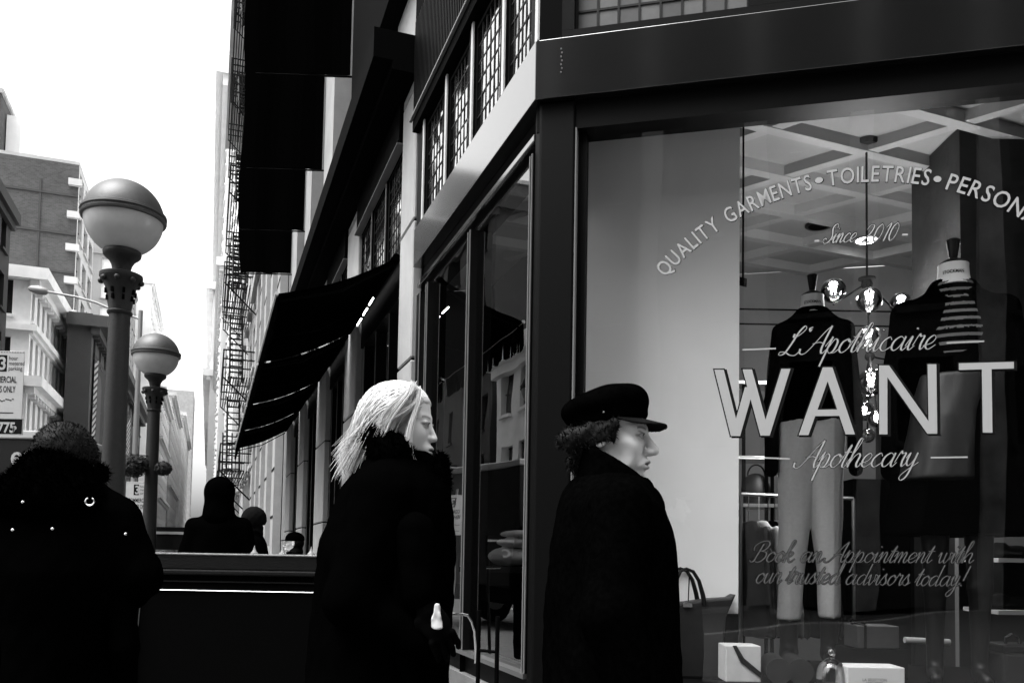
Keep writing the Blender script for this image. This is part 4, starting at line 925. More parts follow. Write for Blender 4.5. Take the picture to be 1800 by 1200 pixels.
# ---- blond woman
wc = P(704, 744, 2.5); YW = math.radians(-6); wz = wc[2]
wom = person('blond woman in a black coat with a black fur collar, looking down', wc, YW, wz, wz + .115, 'woman', pitch=math.radians(5), bodyyaw=math.radians(15))
def coat_w(x, y, z):
    ya = np.abs(y)
    d = loft(x, y, z, [(.35, -.05, 0, .24, .26), (.87, -.048, 0, .205, .25), (1.1, -.035, 0, .2, .24), (1.28, -.03, 0, .2, .24), (wz - .2, -.005, 0, .158, .22), (wz - .12, .0, 0, .11, .15), (wz - .09, .0, 0, .095, .11)])
    d = smin(d, cap(x, ya, z, (-.02, .19, wz - .23), (-.08, .25, 1.13), .08, .075), .04)
    d = smin(d, cap(x, ya, z, (-.08, .25, 1.13), (.09, .22, 1.02), .07, .055), .03)
    return d + .006 * wob(x, y, z * .7, 20, 1) + .004 * wob(x, y, z, 55)
cloth('coat', coat_w, (-.36, -.37, .3), (.27, .37, wz - .05), .012, 0, wc, wom, 'wool2')
def furc(x, y, z):
    d = cap(x, np.abs(y), z, (-.062, .05, -.05), (.0, .1, -.1), .046, .052)
    d = smin(d, cap(x, np.abs(y), z, (.0, .1, -.105), (.08, .055, -.16), .052, .045), .03)
    d = smin(d, cap(x, y, z, (-.062, -.05, -.05), (-.062, .05, -.05), .046), .03)
    d = smin(d, ell(x, y, z, (.12, .03, -.118), (.022, .04, .03)), .03)
    d = smin(d, ell(x, y, z, (.06, .0, -.18), (.09, .1, .06)), .04)
    return d + .007 * wob(x, y, z, 55) + .004 * wob(x, y, z, 120, 1)
V, Fq = surfnet(furc, (-.18, -.18, -.26), (.18, .18, .03), .006); Vw = xform(V, YW, 0, wc); fc = npmesh('fur_collar', Vw, Fq, 'fur', wom); fur_tufts(Vw, Fq, wom, 9000, .016, 'fur', 'collar_fur')
def hair_w(x, y, z):
    d = ell(x, y, z, (-.006, 0, .036), (.1, .088, .088))
    d = smin(d, cap(x, y, z, (-.035, 0, .02), (-.12, -.01, -.08), .06, .036), .03)
    face = ell(x, y, z, (.085, 0, -.035), (.062, .11, .092)); d = smax(d, -face, .012)
    d = smax(d, -ell(x, y, z, (-.05, 0, -.15), (.09, .09, .07)), .02)
    return d + .002 * wob(x, y, z * .4, 120)
V, Fq = surfnet(hair_w, (-.2, -.12, -.15), (.1, .12, .14), .004); npmesh('hair', xform(V, YW, 0, wc), Fq, 'hair_blond', wom)
roots = []
while len(roots) < 2300:
    d = np.random.normal(size=3); d /= np.linalg.norm(d); p = np.array([-.006, 0, .036]) + d * np.array([.1, .089, .089])
    if p[2] > -.01 and p[0] < .08 - .3 * max(0, .06 - p[2]): roots.append(p)
def g1(p, k_):
    n_ = (p - np.array([-.006, 0, .036])); n_ /= np.linalg.norm(n_); f_ = (p[0] + .12) / .2      # 0 back, 1 front
    s_ = 1 if p[1] > 0 else -1; q = random.random(); j = np.random.normal(size=3) * .006
    e = np.array([-.165 + .045 * q + .015 * f_, p[1] * .8 - .015, -.16 + .075 * random.random()])
    p1 = p + n_ * .012 + np.array([-.035, s_ * .012, .004]); p2 = np.array([-.096 + .03 * f_ + .014 * q, p[1] * 1.0 + s_ * .02 * (1 - abs(p[1]) / .09), .0 - .03 * q]) + j
    return [p, p1, p2, e + j * 2.2]
b = strands('h', roots, g1, .0018, wom, 'hair_blond', 10); Vw = xform(np.array(b.v), YW, 0, wc); npmesh('hair_strands', Vw, b.f, 'hair_blond', wom)
# loose locks over the ear and cheek
lk = MB()
def locks(a, b_, c, d_, n_, sp, r):
    rt = [np.array(a) + np.random.normal(size=3) * sp * np.array([1, .5, 1]) for _ in range(n_)]
    def gg(p, k_): j = np.random.normal(size=3) * sp; return [p, np.array(b_) + j * .8, np.array(c) + j * .9, np.array(d_) + j * 1.1]
    q = strands('l', rt, gg, r, wom, 'hair_blond', 12); lk.add(q.v, q.f)
locks((.045, -.062, .1), (.05, -.11, .04), (.0, -.09, .03), (-.02, -.118, -.06), 90, .007, .0011)
locks((.06, -.05, .09), (.085, -.085, .04), (.02, -.1, -.05), (.062, -.112, -.125), 100, .005, .0011)
locks((.06, -.05, .085), (.07, -.095, .02), (.02, -.1, .02), (-.035, -.118, -.025), 70, .005, .0011)
locks((.05, -.055, .09), (.03, -.1, .06), (-.03, -.1, .02), (-.03, -.118, -.02), 60, .005, .0012)
npmesh('loose_locks', xform(np.array(lk.v), YW, 0, wc), lk.f, 'hair_blond', wom)
V, Fq = hand_mesh(); hp = P(752, 1072, 2.24); Vw = xform(V, math.radians(-8), math.radians(60), hp, math.radians(70)); npmesh('glove', Vw, Fq, 'black', wom)
def cuff(x, y, z): return cap(x, y, z, (-.2, .03, .06), (-.05, 0, 0), .055, .045) + .003 * wob(x, y, z, 60)
V, Fq = surfnet(cuff, (-.28, -.08, -.08), (.02, .12, .14), .008); npmesh('sleeve', xform(V, math.radians(-8), math.radians(60), hp), Fq, 'wool2', wom)
def paper(x, y, z): return np.maximum(np.maximum(np.abs(y + .1 * x + .004 * np.sin(60 * z) + .003 * np.sin(80 * x)) - .006, np.abs(x) - .006 - .3 * np.clip(.03 - z, 0, .06) * .6), np.abs(z) - .032) + .004 * wob(x, y, z, 130) + .003 * wob(x, y, z, 60, 1)
V, Fq = surfnet(paper, (-.04, -.03, -.06), (.04, .03, .06), .003); pt = thing('paper_cup_sleeve', 'crumpled white paper held low in the blond woman\'s hand', 'paper', P(768, 1088, 2.2)); npmesh('paper', xform(V, 0, .0, P(768, 1082, 2.2)), Fq, 'cream', pt)
# ---- person seen from behind with a fur hood
lc = P(118, 815, 2.7); lz = lc[2]; YL = math.radians(90)
lp = person('person seen from behind in a black parka with a furry hood', lc, YL, lz, lz + .12, 'woman', h=.005)
def coat_l(x, y, z):
    ya = np.abs(y)
    d = loft(x, y, z, [(.3, 0, 0, .2, .17), (.83, 0, 0, .18, .145), (1.02, 0, 0, .18, .16), (1.18, 0, 0, .2, .24), (1.37, 0, 0, .16, .225), (lz - .1, -.01, 0, .13, .165), (lz - .04, -.01, 0, .1, .1)])
    d = smin(d, cap(x, ya, z, (0, .165, lz - .17), (-.02, .25, 1.17), .072, .068), .04)
    d = smin(d, cap(x, ya, z, (-.02, .25, 1.17), (.16, .1, 1.06), .068, .055), .03)
    return d + .007 * wob(x, y, z * .7, 24, 2) + .003 * wob(x, y, z, 70)
cloth('parka', coat_l, (-.32, -.42, .26), (.32, .42, lz - .02), .013, YL, lc, lp, 'wool2')
def hood_l(x, y, z):
    d = cap(x, y, z, (-.12, -.085, -.115), (-.12, .085, -.115), .06); d = smin(d, smin(ell(x, y, z, (-.1, 0, -.11), (.1, .155, .085)), ell(x, y, z, (-.09, 0, -.035), (.085, .092, .07)), .04), .03)
    d = smin(d, cap(x, np.abs(y), z, (-.07, .065, -.06), (.05, .06, -.03), .05, .04), .03)
    return d + .008 * wob(x, y, z, 50) + .005 * wob(x, y, z, 110, 3)
V, Fq = surfnet(hood_l, (-.26, -.24, -.2), (.14, .24, .1), .007); Vw = xform(V, YL, 0, lc); npmesh('fur_hood', Vw, Fq, 'fur', lp); fur_tufts(Vw, Fq, lp, 12000, .02, 'fur', 'hood_fur')
def hair_l(x, y, z): return ell(x, y, z, (-.018, 0, .03), (.106, .092, .1)) + .003 * wob(x, y, z, 60) + .002 * wob(x, y, z, 140)
V, Fq = surfnet(hair_l, (-.14, -.11, -.06), (.11, .11, .14), .005); Vw = xform(V, YL, 0, lc + np.array([0, 0, .0])); npmesh('hair', Vw, Fq, 'hair_dark', lp); fur_tufts(Vw, Fq, lp, 5000, .011, 'hair_dark', 'hair_wisps')
rg = MB(); q = P(158, 881, 2.42); rg.tube([q + np.array([.0125 * math.cos(a), 0, .011 * math.sin(a)]) for a in np.linspace(math.radians(120), math.radians(420), 16)], .0022, 6); rg.build('zip_ring', 'chrome', lp)
for px, py in ((40, 882), (92, 929), (221, 938), (22, 931)):
    MB().sphere(P(px, py, 2.41 if px < 200 else 2.44), .0042, 8, 6).build('stud', 'chrome', lp)
# ---- hooded man farther off
def simple_person(label, px, ptop, Y, yaw, kind, hat):
    tp = P(px, ptop, Y); hz = tp[2] - .135; g = (tp[0], tp[1]); t = person(label, g, yaw, hz, hz + .12, 'woman' if kind != 'm' else 'man', h=.006)
    def ct(x, y, z):
        ya = np.abs(y)
        d = loft(x, y, z, [(.4, 0, 0, .2, .22), (.9, 0, 0, .19, .22), (1.2, 0, 0, .17, .21), (hz - .24, 0, 0, .14, .2), (hz - .15, 0, 0, .1, .12), (hz - .1, 0, 0, .085, .09)])
        d = smin(d, cap(x, ya, z, (0, .17, hz - .25), (-.02, .225, hz - .5), .075, .07), .04); d = smin(d, cap(x, ya, z, (-.02, .225, hz - .5), (.06, .21, hz - .75), .07, .055), .03)
        return d + .006 * wob(x, y, z, 25)
    cloth('coat', ct, (-.3, -.34, .34), (.3, .34, hz - .06), .015, yaw, g, t, 'wool2')
    c3 = (g[0], g[1], hz)
    if hat == 'hood':
        def hd(x, y, z): return smax(smin(ell(x, y, z, (-.02, 0, .03), (.125, .108, .108)), cap(x, y, z, (-.03, 0, -.02), (-.03, 0, -.16), .1, .12), .05), -ell(x, y, z, (.13, 0, -.02), (.08, .07, .1)), .01) + .003 * wob(x, y, z, 40)
        V, Fq = surfnet(hd, (-.18, -.16, -.3), (.14, .16, .16), .009); npmesh('hood', xform(V, yaw, 0, c3), Fq, 'wool2', t)
    elif hat == 'beanie':
        def hd(x, y, z): return smax(ell(x, y, z, (-.012, 0, .015), (.128, .115, .13)), -z - .07 - .25 * np.minimum(x, 0), .01) + .003 * wob(x, y, z, 90)
        V, Fq = surfnet(hd, (-.17, -.15, -.14), (.15, .15, .17), .007); npmesh('beanie', xform(V, yaw, 0, c3), Fq, 'charc', t)
        def sc(x, y, z): return cap(x, y, z, (-.02, 0, -.09), (-.01, 0, -.17), .088, .1) + .005 * wob(x, y, z, 60)
        V, Fq = surfnet(sc, (-.16, -.14, -.3), (.14, .14, .0), .008); npmesh('scarf', xform(V, yaw, 0, c3), Fq, 'charc', t)
    else:
        def hd(x, y, z): return smin(smax(ell(x, y, z, (-.012, 0, .05), (.112, .09, .085)), .025 - z, .01), np.maximum(np.abs(z - .035 + .15 * (x - .1)) - .004, np.sqrt((x - .07) ** 2 + y * y) - .085), .01)
        V, Fq = surfnet(hd, (-.15, -.12, .0), (.17, .12, .15), .007); npmesh('flat_cap', xform(V, yaw, 0, c3), Fq, 'wool', t)
        def hh(x, y, z): return smin(ell(x, y, z, (-.05, 0, .0), (.07, .085, .07)), cap(x, y, z, (-.03, 0, -.1), (-.01, 0, -.17), .082, .1), .02) + .003 * wob(x, y, z, 70)
        V, Fq = surfnet(hh, (-.16, -.14, -.3), (.14, .14, .09), .008); npmesh('hair_and_scarf', xform(V, yaw, 0, c3), Fq, 'charc', t)
    return t
simple_person('person in a dark hooded coat seen from behind, farther up the pavement', 388, 838, 6.5, math.radians(100), 'm', 'hood')
simple_person('person in a charcoal knitted hat with a scarf, right of the hooded figure', 445, 891, 8.7, math.radians(215), 'w', 'beanie')
simple_person('small figure in a dark cap at the foot of the stone piers', 517, 934, 10, math.radians(182), 'm', 'cap')
# ================================================================== inside the window
# pale display panel behind the left part of the glass
def front_depth(px, py, p):      # point on a plane parallel to the shop front, p behind it
    a, z = on_front(px, py, -p); return FR(a, z, -p)
PB = .52
aL, _ = on_front(1018, 700, -PB); aR, _ = on_front(1299, 700, -PB); zlo = on_front(1290, 1078, -PB)[1]
pn = thing('partition_screen', 'tall pale display panel behind the man in the cap', 'panel', FR((aL + aR) / 2, .72, -PB))
MB().fbox(aL, aR, zlo, 3.82, -PB - .03, -PB).build('board', 'wallwhite', pn)
MB().fbox(aL, aR, .722, zlo - .002, -PB - .06, -PB + .02).build('foot', 'black', pn)
# hanging black rod with a foot plate
q0 = front_depth(1304, 180, .62); q1 = front_depth(1306, 492, .62)
rd = thing('hanging_rod', 'thin black rod with a small plate hanging from the ceiling beside the panel', 'rod', q1)
MB().tube([(q1[0], q1[1], 3.83), q1], .005, 8).build('rod', 'black', rd); MB().box(q1 - Z * .01, D1 * .018 - Z * .006, N1 * .03, Z * .012).build('plate', 'black', rd)
# chandelier of smoked globes
hub = P(1524, 497, 5.1); cn = P(1523, 258, 5.12)
ch = thing('chandelier', 'branching chandelier of smoked glass globes hanging between the two mannequins', 'chandelier', hub)
MB().lathe((hub[0], hub[1], 3.795), [(.07, 0), (.075, .008), (.075, .03), (.06, .036)], 24).build('canopy', 'leather_dk', ch, True)
MB().tube([(hub[0], hub[1], 3.8), hub], .007, 8).build('stem', 'black', ch)
MB().lathe(hub - Z * .03, [(.03, 0), (.035, .02), (.03, .04), (.05, .05), (.05, .06)], 16).build('hub', 'black', ch, True)
GL = [(1465, 511, 5.0, .074, 1), (1528, 527, 4.85, .073, 1), (1584, 534, 5.25, .07, 1), (1526, 593, 4.95, .07, 1), (1531, 672, 4.8, .078, 1), (1520, 686, 5.2, .06, 0), (1519, 722, 5.0, .06, 1), (1541, 735, 4.9, .052, 1), (1525, 765, 5.1, .045, 0), (1600, 660, 5.5, .07, 0)]
hub2 = P(1529, 626, 5.1)
MB().tube([hub, hub2, P(1530, 700, 5.1)], .006, 8).build('stem', 'black', ch); MB().sphere(hub2, .03, 12, 8).build('hub', 'black', ch, True)
for i, (px, py, Y, r, lit) in enumerate(GL):
    c = P(px, py, Y); g = MB().sphere(c, r, 24, 16).build('globe', 'globe', ch, True)
    h_ = hub if i < 3 else hub2
    e = c - Z * (r + .01) if i < 3 else c + Z * (r + .005)
    MB().tube([h_, e, c + (Z * .0)], .0055, 6).build('branch', 'black', ch)
    if lit:
        MB().sphere(c + np.array([0, 0, .01]), .017, 10, 8).build('bulb', 'bulb', ch, True)
        if i < 5:
            ld = bpy.data.lights.new('bulb_light', 'POINT'); ld.energy = 14; ld.shadow_soft_size = .03; lo = bpy.data.objects.new('bulb_light', ld); COL.objects.link(lo); lo.parent = ch; lo.location = Vector(c + np.array([0, 0, -.03]) - BASE[ch.name])
# recessed downlights
for (px, py, lit, lb) in ((1703, 238, 0, 'unlit round recessed downlight in the ceiling near the right edge'), (1523, 420, 1, 'lit round recessed downlight behind the chandelier stem'), (1440, 395, 0, 'unlit round recessed downlight left of the chandelier stem')):
    d = ray(px, py); k_ = (3.826 - 1.25) / d[2]; q = CAM + d * k_
    t = thing('downlight', lb, 'downlight', q - Z * .012, 'recessed ceiling lights')
    MB().lathe(q - Z * .012, [(.1, 0), (.105, .004), (.105, .012)], 28).build('ring', 'steel' if lit else 'leather_dk', t, True); MB().lathe(q - Z * .016, [(.075, 0), (.08, .003)], 24).build('lens', 'glow' if lit else 'black', t)
# ---- mannequin with pale trousers
def mannequin_neck(t, c, r, zb):
    """linen neck, dark cap and turned knob; c at the neck base"""
    nk = MB().lathe((c[0], c[1], zb), [(r * 1.22, 0), (r * 1.08, .02), (r * 1.0, .05), (r * .96, .085), (r * .97, .1)], 28).build('neck', 'neck', t, True)
    a = math.atan2(CAM[1] - c[1], CAM[0] - c[0])
    MB().lathe((c[0], c[1], zb + .1), [(r * .97, 0), (r * .9, .008), (r * .55, .022), (r * .25, .032), (r * .28, .04), (r * .3, .05), (r * .42, .1), (r * .45, .115), (r * .3, .122)], 20).build('neck_knob', 'leather_dk', t, True)
    u = np.array([-math.sin(a), math.cos(a), 0]); u = u if u[0] > 0 else -u; v = Z; n_ = np.array([math.cos(a), math.sin(a), 0])
    o = text_mesh('STOCKMAN', .021, 'letter_dark', t, 'lettering', (0, 0, 0), (1, 0, 0), (0, 1, 0), .8, align='CENTER', bold=.0004); bs = BASE[t.name]
    for q in o.data.vertices:
        x_, y_ = q.co[0] + bs[0], q.co[1] + bs[1]; th = x_ / (r * 1.03); p = np.array([c[0], c[1], zb + .045 + y_]) + (n_ * math.cos(th) + u * math.sin(th)) * (r * 1.05); q.co = Vector(p - bs)
mc = P(1428, 545, 4.6); mg = (mc[0], mc[1])
mL = thing('mannequin', 'mannequin in a dark sweater and pale trousers, left of the chandelier', 'mannequin', (mc[0], mc[1], .72))
zsh = mc[2]; mannequin_neck(mL, mc, .062, zsh - .022)
YD = math.radians(-105)
def sw(x, y, z):
    ya = np.abs(y)
    d = loft(x, y, z, [(zsh - .62, 0, 0, .115, .195), (zsh - .45, 0, 0, .115, .18), (zsh - .2, 0, 0, .12, .185), (zsh - .09, 0, 0, .1, .19), (zsh - .03, 0, 0, .075, .11), (zsh + .012, 0, 0, .068, .072)])
    d = smin(d, cap(x, ya, z, (0, .165, zsh - .12), (0, .21, zsh - .5), .05, .042), .03); d = smin(d, cap(x, ya, z, (0, .21, zsh - .5), (.03, .215, zsh - .88), .042, .036), .02)
    return d + .003 * wob(x, y, z * .6, 34)
cloth('sweater', sw, (-.16, -.28, zsh - .95), (.16, .28, zsh + .03), .009, YD, mg, mL, 'wool')
def tr_(x, y, z):
    d = loft(x, y, z, [(.955, .0, .085, .062, .056), (1.2, .0, .08, .07, .06), (1.45, 0, .07, .085, .08), (1.75, 0, .06, .1, .1), (2.1, 0, .05, .1, .12)])
    d2_ = loft(x, y, z, [(.94, .05, -.125, .062, .062), (1.2, .03, -.11, .07, .066), (1.45, .015, -.095, .085, .083), (1.75, 0, -.075, .1, .105), (2.1, 0, -.05, .1, .12)])
    return np.minimum(d, d2_) + .0025 * wob(x, y, z * .4, 40) - .004 * np.exp(-((y - .1) / .008) ** 2) * (x > 0) - .004 * np.exp(-((y + .12) / .008) ** 2) * (x > 0)
cloth('trousers', tr_, (-.13, -.24, .92), (.15, .22, 2.12), .009, YD, mg, mL, 'trouser')
for (yy, xx) in ((.085, 0), (-.125, .05)):
    def bt(x, y, z): return smin(cap(x, y, z, (xx, yy, .97), (xx, yy, .77), .05, .045), cap(x, y, z, (xx, yy, .76), (xx + .17, yy, .75), .04, .032), .03)
    cloth('boot', lambda x, y, z: smax(bt(x, y, z), .724 - z, .004), (-.1, yy - .09, .71), (.3, yy + .09, 1.04), .01, YD, mg, mL, 'leather_dk')
# ---- mannequin with striped top and long black coat
rc = P(1676, 500, 3.85); rg_ = (rc[0], rc[1]); zr = rc[2]
mR = thing('mannequin', 'mannequin in a striped top, grey skirt and long black coat, right of the chandelier', 'mannequin', (rc[0], rc[1], .72))
mannequin_neck(mR, rc, .067, zr - .01); YR = math.radians(-110)
def top_(x, y, z): return loft(x, y, z, [(zr - .5, .02, 0, .11, .15), (zr - .25, .03, 0, .115, .16), (zr - .1, .01, 0, .1, .15), (zr - .04, 0, 0, .08, .1), (zr + .008, 0, 0, .076, .08)]) + .002 * wob(x, y, z, 40)
Vt, Ft = cloth('striped_top', top_, (-.14, -.2, zr - .55), (.18, .2, zr + .03), .007, YR, rg_, mR, 'black')
stp = MB(); cF = Vt[Ft].mean(1); band = ((zr - cF[:, 2]) % .037) < .013
npmesh('top_stripes', Vt + (Vt - np.array([rg_[0], rg_[1], 0])) * np.array([.012, .012, 0]), Ft[band], 'sgrey', mR)
def jk(x, y, z):
    ya = np.abs(y)
    d = loft(x, y, z, [(1.38, .0, 0, .26, .31), (1.6, 0, 0, .22, .27), (zr - .55, 0, 0, .15, .22), (zr - .25, 0, 0, .135, .215), (zr - .09, -.01, 0, .115, .22), (zr - .03, -.02, 0, .09, .12), (zr + .02, -.025, 0, .09, .09)])
    d = smin(d, cap(x, ya, z, (-.01, .2, zr - .13), (0, .25, zr - .5), .07, .062), .03); d = smin(d, cap(x, ya, z, (0, .25, zr - .5), (.04, .26, zr - .85), .062, .055), .02)
    op = smin(cap(x, y, z, (.16, 0, zr), (.2, 0, zr - .22), .075, .055), cap(x, y, z, (.2, 0, zr - .2), (.24, -.04, 1.4), .05, .12), .02); d = smax(d, -op, .012)
    return d + .005 * wob(x, y, z * .5, 26)
cloth('coat', jk, (-.3, -.36, 1.36), (.3, .36, zr + .05), .01, YR, rg_, mR, 'wool')
def skt(x, y, z): return loft(x, y, z, [(1.62, .05, -.08, .2, .17), (1.9, .05, -.05, .165, .15), (2.1, .04, -.02, .13, .15)]) + .004 * wob(x, y, z * .4, 50)
cloth('skirt', skt, (-.2, -.28, 1.6), (.28, .14, 2.12), .009, YR, rg_, mR, 'leather')
for s_ in (-1, 1):
    def lg(x, y, z): return smin(smin(cap(x, y, z, (.02, .085 * s_, 1.75), (.03, .09 * s_, 1.15), .075, .05), cap(x, y, z, (.03, .09 * s_, 1.15), (0, .09 * s_, .82), .048, .034), .02), cap(x, y, z, (0, .09 * s_, .77), (.13, .1 * s_, .752), .036, .028), .03)
    cloth('leg', lambda x, y, z: smax(lg(x, y, z), .722 - z, .004), (-.12, .09 * s_ - .12, .71), (.22, .09 * s_ + .12, 1.85), .011, YR, rg_, mR, 'leather_dk')
# ---- tote bag in front of the panel
bz = .722; bp = P(1232, 1075, 3.95)
bg = thing('tote_bag', 'dark leather tote bag with an arched handle, half hidden behind the man', 'bag', (bp[0], bp[1], bz))
def PF(px, py, Y=3.95): return P(px, py, Y)
prf = [(1168, 1062), (1210, 1058), (1246, 1053), (1272, 1051), (1284, 1050), (1295, 1043), (1284, 1068), (1277, 1085), (1272, 1140), (1270, 1212), (1168, 1212)]
o = MB().poly([PF(*q) for q in prf], (0, 1, 0), .13).build('body', 'leather', bg); bevel(o, .01, 2)
hd = [PF(1186, 1062), PF(1188, 1020), PF(1196, 1003), PF(1206, 999), PF(1218, 1004), PF(1228, 1020), PF(1235, 1045), PF(1238, 1062)]
for dy in (-.006, .136): MB().tube([q + np.array([0, dy, 0]) for q in hd], [.009, .009, .008, .0075, .008, .009, .011, .012], 8).build('handle', 'leather_dk', bg, True)
MB().tube([PF(1211, 1005) - np.array([0, .01, 0]), PF(1209, 1056) - np.array([0, .01, 0])], .003, 6).build('strap', 'leather_dk', bg)
MB().abox(PF(1200, 1066) - np.array([0, .012, 0]), PF(1216, 1059) + np.array([0, .001, 0])).build('buckle', 'chrome', bg)
# ---- boxes, cloche and other goods
def goods_box(name, label, cat, px0, py0, px1, pyb, Y, depth, material, lid=True, plinth=True):
    a, c = P(px0, py0, Y), P(px1, pyb, Y); t = thing(name, label, cat, ((a[0] + c[0]) / 2, Y + depth / 2, .722))
    o = MB().abox((a[0], Y, max(c[2], .724)), (c[0], Y + depth, a[2])).build('box_body', material, t); bevel(o, .004, 2)
    if lid: bevel(MB().abox((a[0] - .004, Y - .004, a[2] - .045), (c[0] + .004, Y + depth + .004, a[2] + .003)).build('lid', material, t), .004, 2)
    if plinth and c[2] > .74: MB().abox((a[0] - .03, Y - .02, .722), (c[0] + .03, Y + depth + .03, c[2] - .001)).build('stand', 'black', t)
    return t, a, c
t, a, c = goods_box('gift_box', 'grey gift box with a dark ribbon in front of the mannequins', 'box', 1507, 1099, 1581, 1140, 3.95, .16, 'box', lid=False)
x_ = P(1521, 1120, 3.95)[0]; MB().abox((x_ - .005, 3.946, c[2]), (x_ + .005, 4.113, a[2] + .003)).build('ribbon', 'black', t)
bw_ = MB(); q = np.array([x_, 4.03, a[2] + .012])
for s_ in (-1, 1): bw_.tube([q, q + np.array([.03 * s_, 0, .012]), q + np.array([.045 * s_, 0, .0]), q + np.array([.03 * s_, 0, -.008]), q], .005, 6)
bw_.build('bow', 'black', t, True)
t, a, c = goods_box('white_card_box', 'white box with small printed lettering at the bottom of the window', 'box', 1490, 1171, 1591, 1225, 3.62, .14, 'white', lid=False)
for s_, py, sz in (('LA SÉLECTION', 1196.5, .0165), ('VIOLETTE', 1203, .0165)): text_mesh(s_, sz, 'letter_dark', t, 'lettering', P(1537.5, py, 3.617), (1, 0, 0), (0, 0, 1), .95, align='CENTER')
t, a, c = goods_box('strapped_white_box', 'white box with a diagonal black strap beside the tote bag', 'box', 1276, 1134, 1338, 1215, 3.75, .14, 'cream', lid=False)
MB().poly([P(1288, 1134, 3.746), P(1295, 1134, 3.746), P(1308, 1156, 3.746), P(1339, 1182, 3.746), P(1339, 1192, 3.746), P(1302, 1164, 3.746)], (0, 1, 0), .003).build('strap', 'black', t)
cq = P(1461, 1178, 3.7); t = thing('glass_cloche', 'clear glass bell jar with a round knob on top', 'bell jar', (cq[0], cq[1], .722)); zk = P(1461, 1146, 3.7)[2]
MB().lathe((cq[0], cq[1], .73), [(.063, 0), (.063, zk - .73 - .1), (.058, zk - .73 - .07), (.045, zk - .73 - .045), (.025, zk - .73 - .03), (.012, zk - .73 - .022)], 32).build('dome', 'cloche', t, True)
MB().sphere((cq[0], cq[1], zk), .02, 16, 10).build('knob', 'cloche', t, True); MB().lathe((cq[0], cq[1], .722), [(.07, 0), (.07, .008)], 32).build('base', 'leather_dk', t)
for i, (px, lb) in enumerate(((1378, 'left one of two dark rolled blankets at the bottom of the window'), (1416, 'right one of two dark rolled blankets at the bottom of the window'))):
    q = P(px, 1195, 3.7); q[2] = .78; rb = MB().tube([q + np.array([-.02, 0, .0]), q + np.array([.02, .25, 0])], .055, 18).build('rolled_blanket', 'leather', None, True); tag(rb, lb, 'blanket', 'rolled blankets')
# clothes rail behind the trousers
q0, q1 = P(1303, 868, 5.3), P(1500, 876, 5.3)
rk = thing('clothes_rail', 'metal clothes rail behind the pale trousers', 'clothes rail', ((q0[0] + q1[0]) / 2, 5.3, .1))
MB().tube([q0, q1], .012, 8).build('rail', 'steel', rk)
for q in (q0, q1): MB().tube([(q[0], q[1], .1), q], .012, 8).build('upright', 'steel', rk)
for i, (px, m_) in enumerate(((1316, 'leather'), (1334, 'white'), (1350, 'wool'), (1362, 'sgrey'), (1372, 'wool'), (1415, 'wool'), (1428, 'leather_dk'), (1440, 'wool'))):
    c = P(px, 905, 5.3)
    def jc(x, y, z): return smin(loft(x, y, z, [(-.75, 0, 0, .022, .25), (-.3, 0, 0, .025, .22), (-.1, 0, 0, .025, .2), (-.03, 0, 0, .015, .06)]), cap(x, np.abs(y), z, (0, .18, -.1), (0, .24, -.6), .024, .02), .02) + .004 * wob(x, y, z * .4, 40)
    V, Fq = surfnet(jc, (-.07, -.3, -.8), (.07, .3, .0), .018)
    t = thing('hanging_garment', ['grey garment at the left end of the clothes rail', 'white garment with a bright edge on the clothes rail', 'black garment third from the left on the clothes rail', 'pale grey garment beside the left trouser leg on the rail', 'black garment behind the left trouser leg', 'black garment between the trouser legs, left', 'dark shiny garment between the trouser legs, middle', 'black garment between the trouser legs, right'][i], 'garment', c - Z * .75, 'garments on the clothes rail')
    npmesh('garment', xform(V, 0.35, 0, c), Fq, m_, t); MB().tube([c - Z * .03, c + Z * .04, P(px, 869, 5.3) + Z * .015], .003, 5).build('hook', 'chrome', t)
# shelf with a rounded bag on the left of the trousers
def shelf(label, px0, px1, py, Y, depth, m_='steel'):
    a, c = P(px0, py, Y), P(px1, py, Y); t = thing('shelf', label, 'shelf', ((a[0] + c[0]) / 2, Y + depth / 2, a[2] - .03))
    bevel(MB().abox((a[0], Y, a[2] - .025), (c[0], Y + depth, a[2])).build('board', m_, t), .003, 1)
    for xx in (a[0] + .05, c[0] - .05): MB().abox((xx - .01, Y + .01, .1), (xx + .01, Y + .03, a[2] - .026)).build('bracket', 'black', t)
    return a[2]
z_ = shelf('metal shelf carrying the rounded grey backpack', 1296, 1372, 884, 5.75, .3)
c = P(1330, 860, 5.85)
def bk(x, y, z): return smax(ell(x, y, z, (0, 0, .09), (.1, .1, .13)), -z + .0, .02) + .004 * wob(x, y, z, 30)
V, Fq = surfnet(bk, (-.13, -.13, -.02), (.13, .13, .25), .012); t = thing('backpack', 'rounded grey backpack with a loop handle left of the pale trousers', 'bag', (c[0], 5.88, z_)); npmesh('bag_body', xform(V, 0, 0, (c[0], 5.88, z_)), Fq, 'leather', t)
MB().tube([np.array([c[0] + .06 * math.cos(a), 5.86, z_ + .2 + .075 * math.sin(a)]) for a in np.linspace(0, math.pi, 10)], .006, 6).build('handle', 'leather_dk', t)
shelf('thin metal shelf high on the wall behind the letter W', 1296, 1362, 668, 5.75, .2); shelf('thin pale shelf just below the word Apothecary, on the left', 1296, 1372, 800, 5.75, .25)
# thin wires on the back wall
for py, lb in ((547, 'upper thin dark wire across the grey wall behind the chandelier'), (573, 'lower thin dark wire across the grey wall behind the chandelier')):
    o = MB().tube([P(1300, py - 4, 6.0), P(1700, py + 3, 6.0)], .006, 6).build('wall_wire', 'black'); tag(o, lb, 'wire', 'wires on the back wall')
